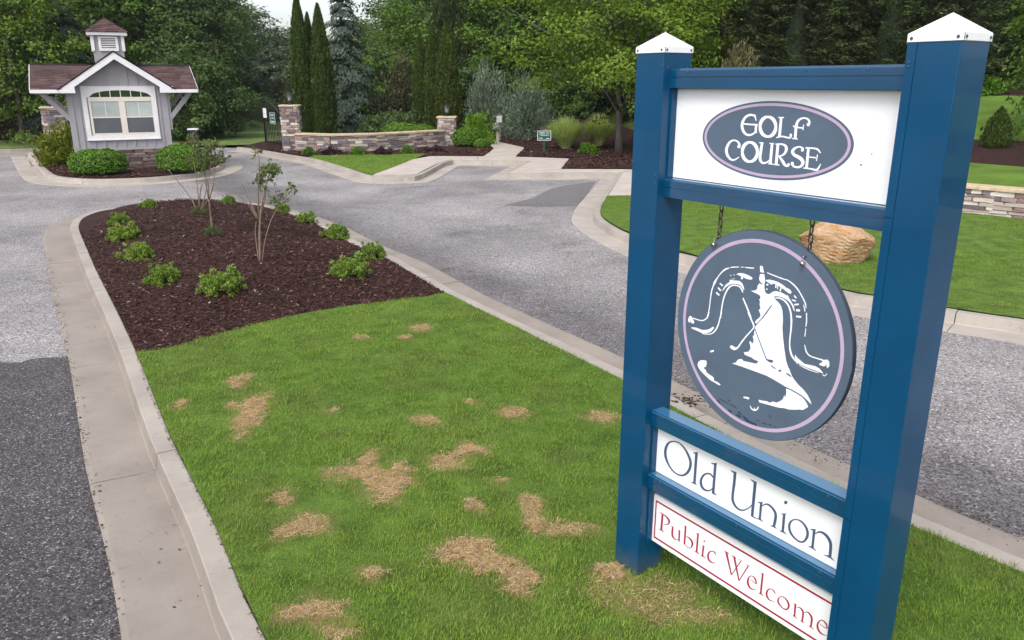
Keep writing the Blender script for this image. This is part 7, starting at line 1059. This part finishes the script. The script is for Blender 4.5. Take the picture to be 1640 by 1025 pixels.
def chips(name, poly, x0, x1, y0, y1, dens, ref, L, seed, zf, label, lim=70000):
    rg = np.random.RandomState(seed); N = int((x1 - x0) * (y1 - y0) * dens); x = rg.uniform(x0, x1, N); y = rg.uniform(y0, y1, N); k = rg.random(N) < np.minimum(1, (ref / y) ** 1.2); x, y = x[k], y[k]; k = inside(x, y, poly); x, y = x[k][:lim], y[k][:lim]; n = len(x)
    P = np.c_[x, y, zf(x, y) + rg.uniform(.002, .028, n)]; a = rg.uniform(0, 2 * math.pi, n); ax = np.c_[np.cos(a), np.sin(a), rg.normal(size=n) * .28]; nr = unit(UP + rg.normal(size=(n, 3)) * .38); l = L * rg.uniform(.5, 1.5, n); V, F = leaf_quads(P, ax, nr, l, l * rg.uniform(.14, .34, n), -.05)
    c = np.array((.050, .025, .022)) * rg.uniform(.45, 1.9, (n, 1)); red = (rg.random(n) < .15)[:, None]; c = np.where(red, c * np.array((1.3, 1.02, .9)), c); c = np.where((rg.random(n) < .05)[:, None], np.array((.17, .125, .105)) * rg.uniform(.7, 1.3, (n, 1)), c); c = np.where((rg.random(n) < .004)[:, None], np.array((.40, .34, .28)), c)
    return setp(link(name, fast_mesh(name, V, F, M_chip, rep4(c))), label, None, None, 'stuff')
chips('mulch_chips', BED, -8.6, 0.2, 7.4, 20.5, 1500, 9.0, .060, 5, mound, 'shredded brown bark mulch on the island bed', 95000)
chips('mulch_chips', [p[:] for p in HI], -18, -9, 24.5, 34, 160, 26, .11, 6, lambda x, y: .03 + 0 * x, 'shredded bark mulch round the gatehouse', 9000)
chips('mulch_chips', wall_mulch, -11, 0, 31, 38, 160, 33, .13, 7, lambda x, y: .03 + 0 * x, 'shredded bark mulch along the entrance wall', 9000)
chips('mulch_chips', right_bed, -.5, 7, 26, 44, 160, 30, .13, 8, lambda x, y: hill(x, y) * .9 + .04, 'shredded bark mulch under the maple', 14000)
def litter(name, path, wd, n, L, seed, z, label, col=(.05, .03, .022)):
    rg = np.random.RandomState(seed); P = np.array([p[:2] for p in path]); seg = rg.randint(0, len(P) - 1, n); f = rg.random((n, 1)); q = P[seg] * (1 - f) + P[seg + 1] * f + rg.normal(size=(n, 2)) * wd; a = rg.uniform(0, 6.28, n)
    l = L * rg.uniform(.4, 1.5, n); V, F = leaf_quads(np.c_[q, z + rg.uniform(.002, .010, n)], np.c_[np.cos(a), np.sin(a), rg.normal(size=n) * .15], unit(UP + rg.normal(size=(n, 3)) * .3), l, l * rg.uniform(.25, .6, n), .05)
    return setp(link(name, fast_mesh(name, V, F, M_chip, rep4(np.array(col) * rg.uniform(.4, 2.2, (n, 1)) * np.array((1.1, 1, .9))))), label, None, None, 'stuff')
gl_edge = resample(ats([(190, 1025), (150, 830), (110, 570), (90, 480), (74, 402)], -.14), .25); litter('leaf_litter', gl_edge, .035, 900, .022, 1, -.137, 'dark leaf crumbs along the gutter and asphalt joint')
gi = resample(ats([(420, 1023), (346, 850), (268, 696), (234, 614), (216, 560)]), .25); litter('leaf_litter', gi, .008, 380, .016, 2, 0.0, 'bark crumbs along the inner edge of the left kerb')
rs = resample(ats([(1030, 585), (1150, 648), (1330, 742), (1480, 785), (1640, 868)], -.14), .3); litter('leaf_litter', rs, .05, 800, .018, 3, -.138, 'dark leaf crumbs in the right-hand gutter')
litter('leaf_litter', [at(1095, 641), at(1118, 643)], .07, 90, .045, 4, 0.0, 'clump of dark bark spilled on the kerb behind the sign', (.03, .02, .016))
litter('leaf_litter', ats([(230, 900), (290, 800), (320, 980), (200, 640), (160, 500)], -.14), .10, 40, .02, 5, -.142, 'scattered dark crumbs in the left gutter pan')

# ------------------------------------------------------------------ thin morning haze over the far trees
m = bpy.data.materials.new('haze_air'); m.use_nodes = True; t = m.node_tree; t.nodes.clear(); MATS['haze'] = m
o_ = t.nodes.new('ShaderNodeOutputMaterial'); pv = t.nodes.new('ShaderNodeVolumePrincipled'); pv.inputs['Color'].default_value = (.92, .96, 1.0, 1); pv.inputs['Density'].default_value = 0.00025; pv.inputs['Anisotropy'].default_value = .2
t.links.new(pv.outputs[0], o_.inputs['Volume'])
setp(MB().box(-156, -66, -2.0, 156, 196, 24).build('haze', m), 'thin pale haze softening the far trees', None, None, 'stuff')
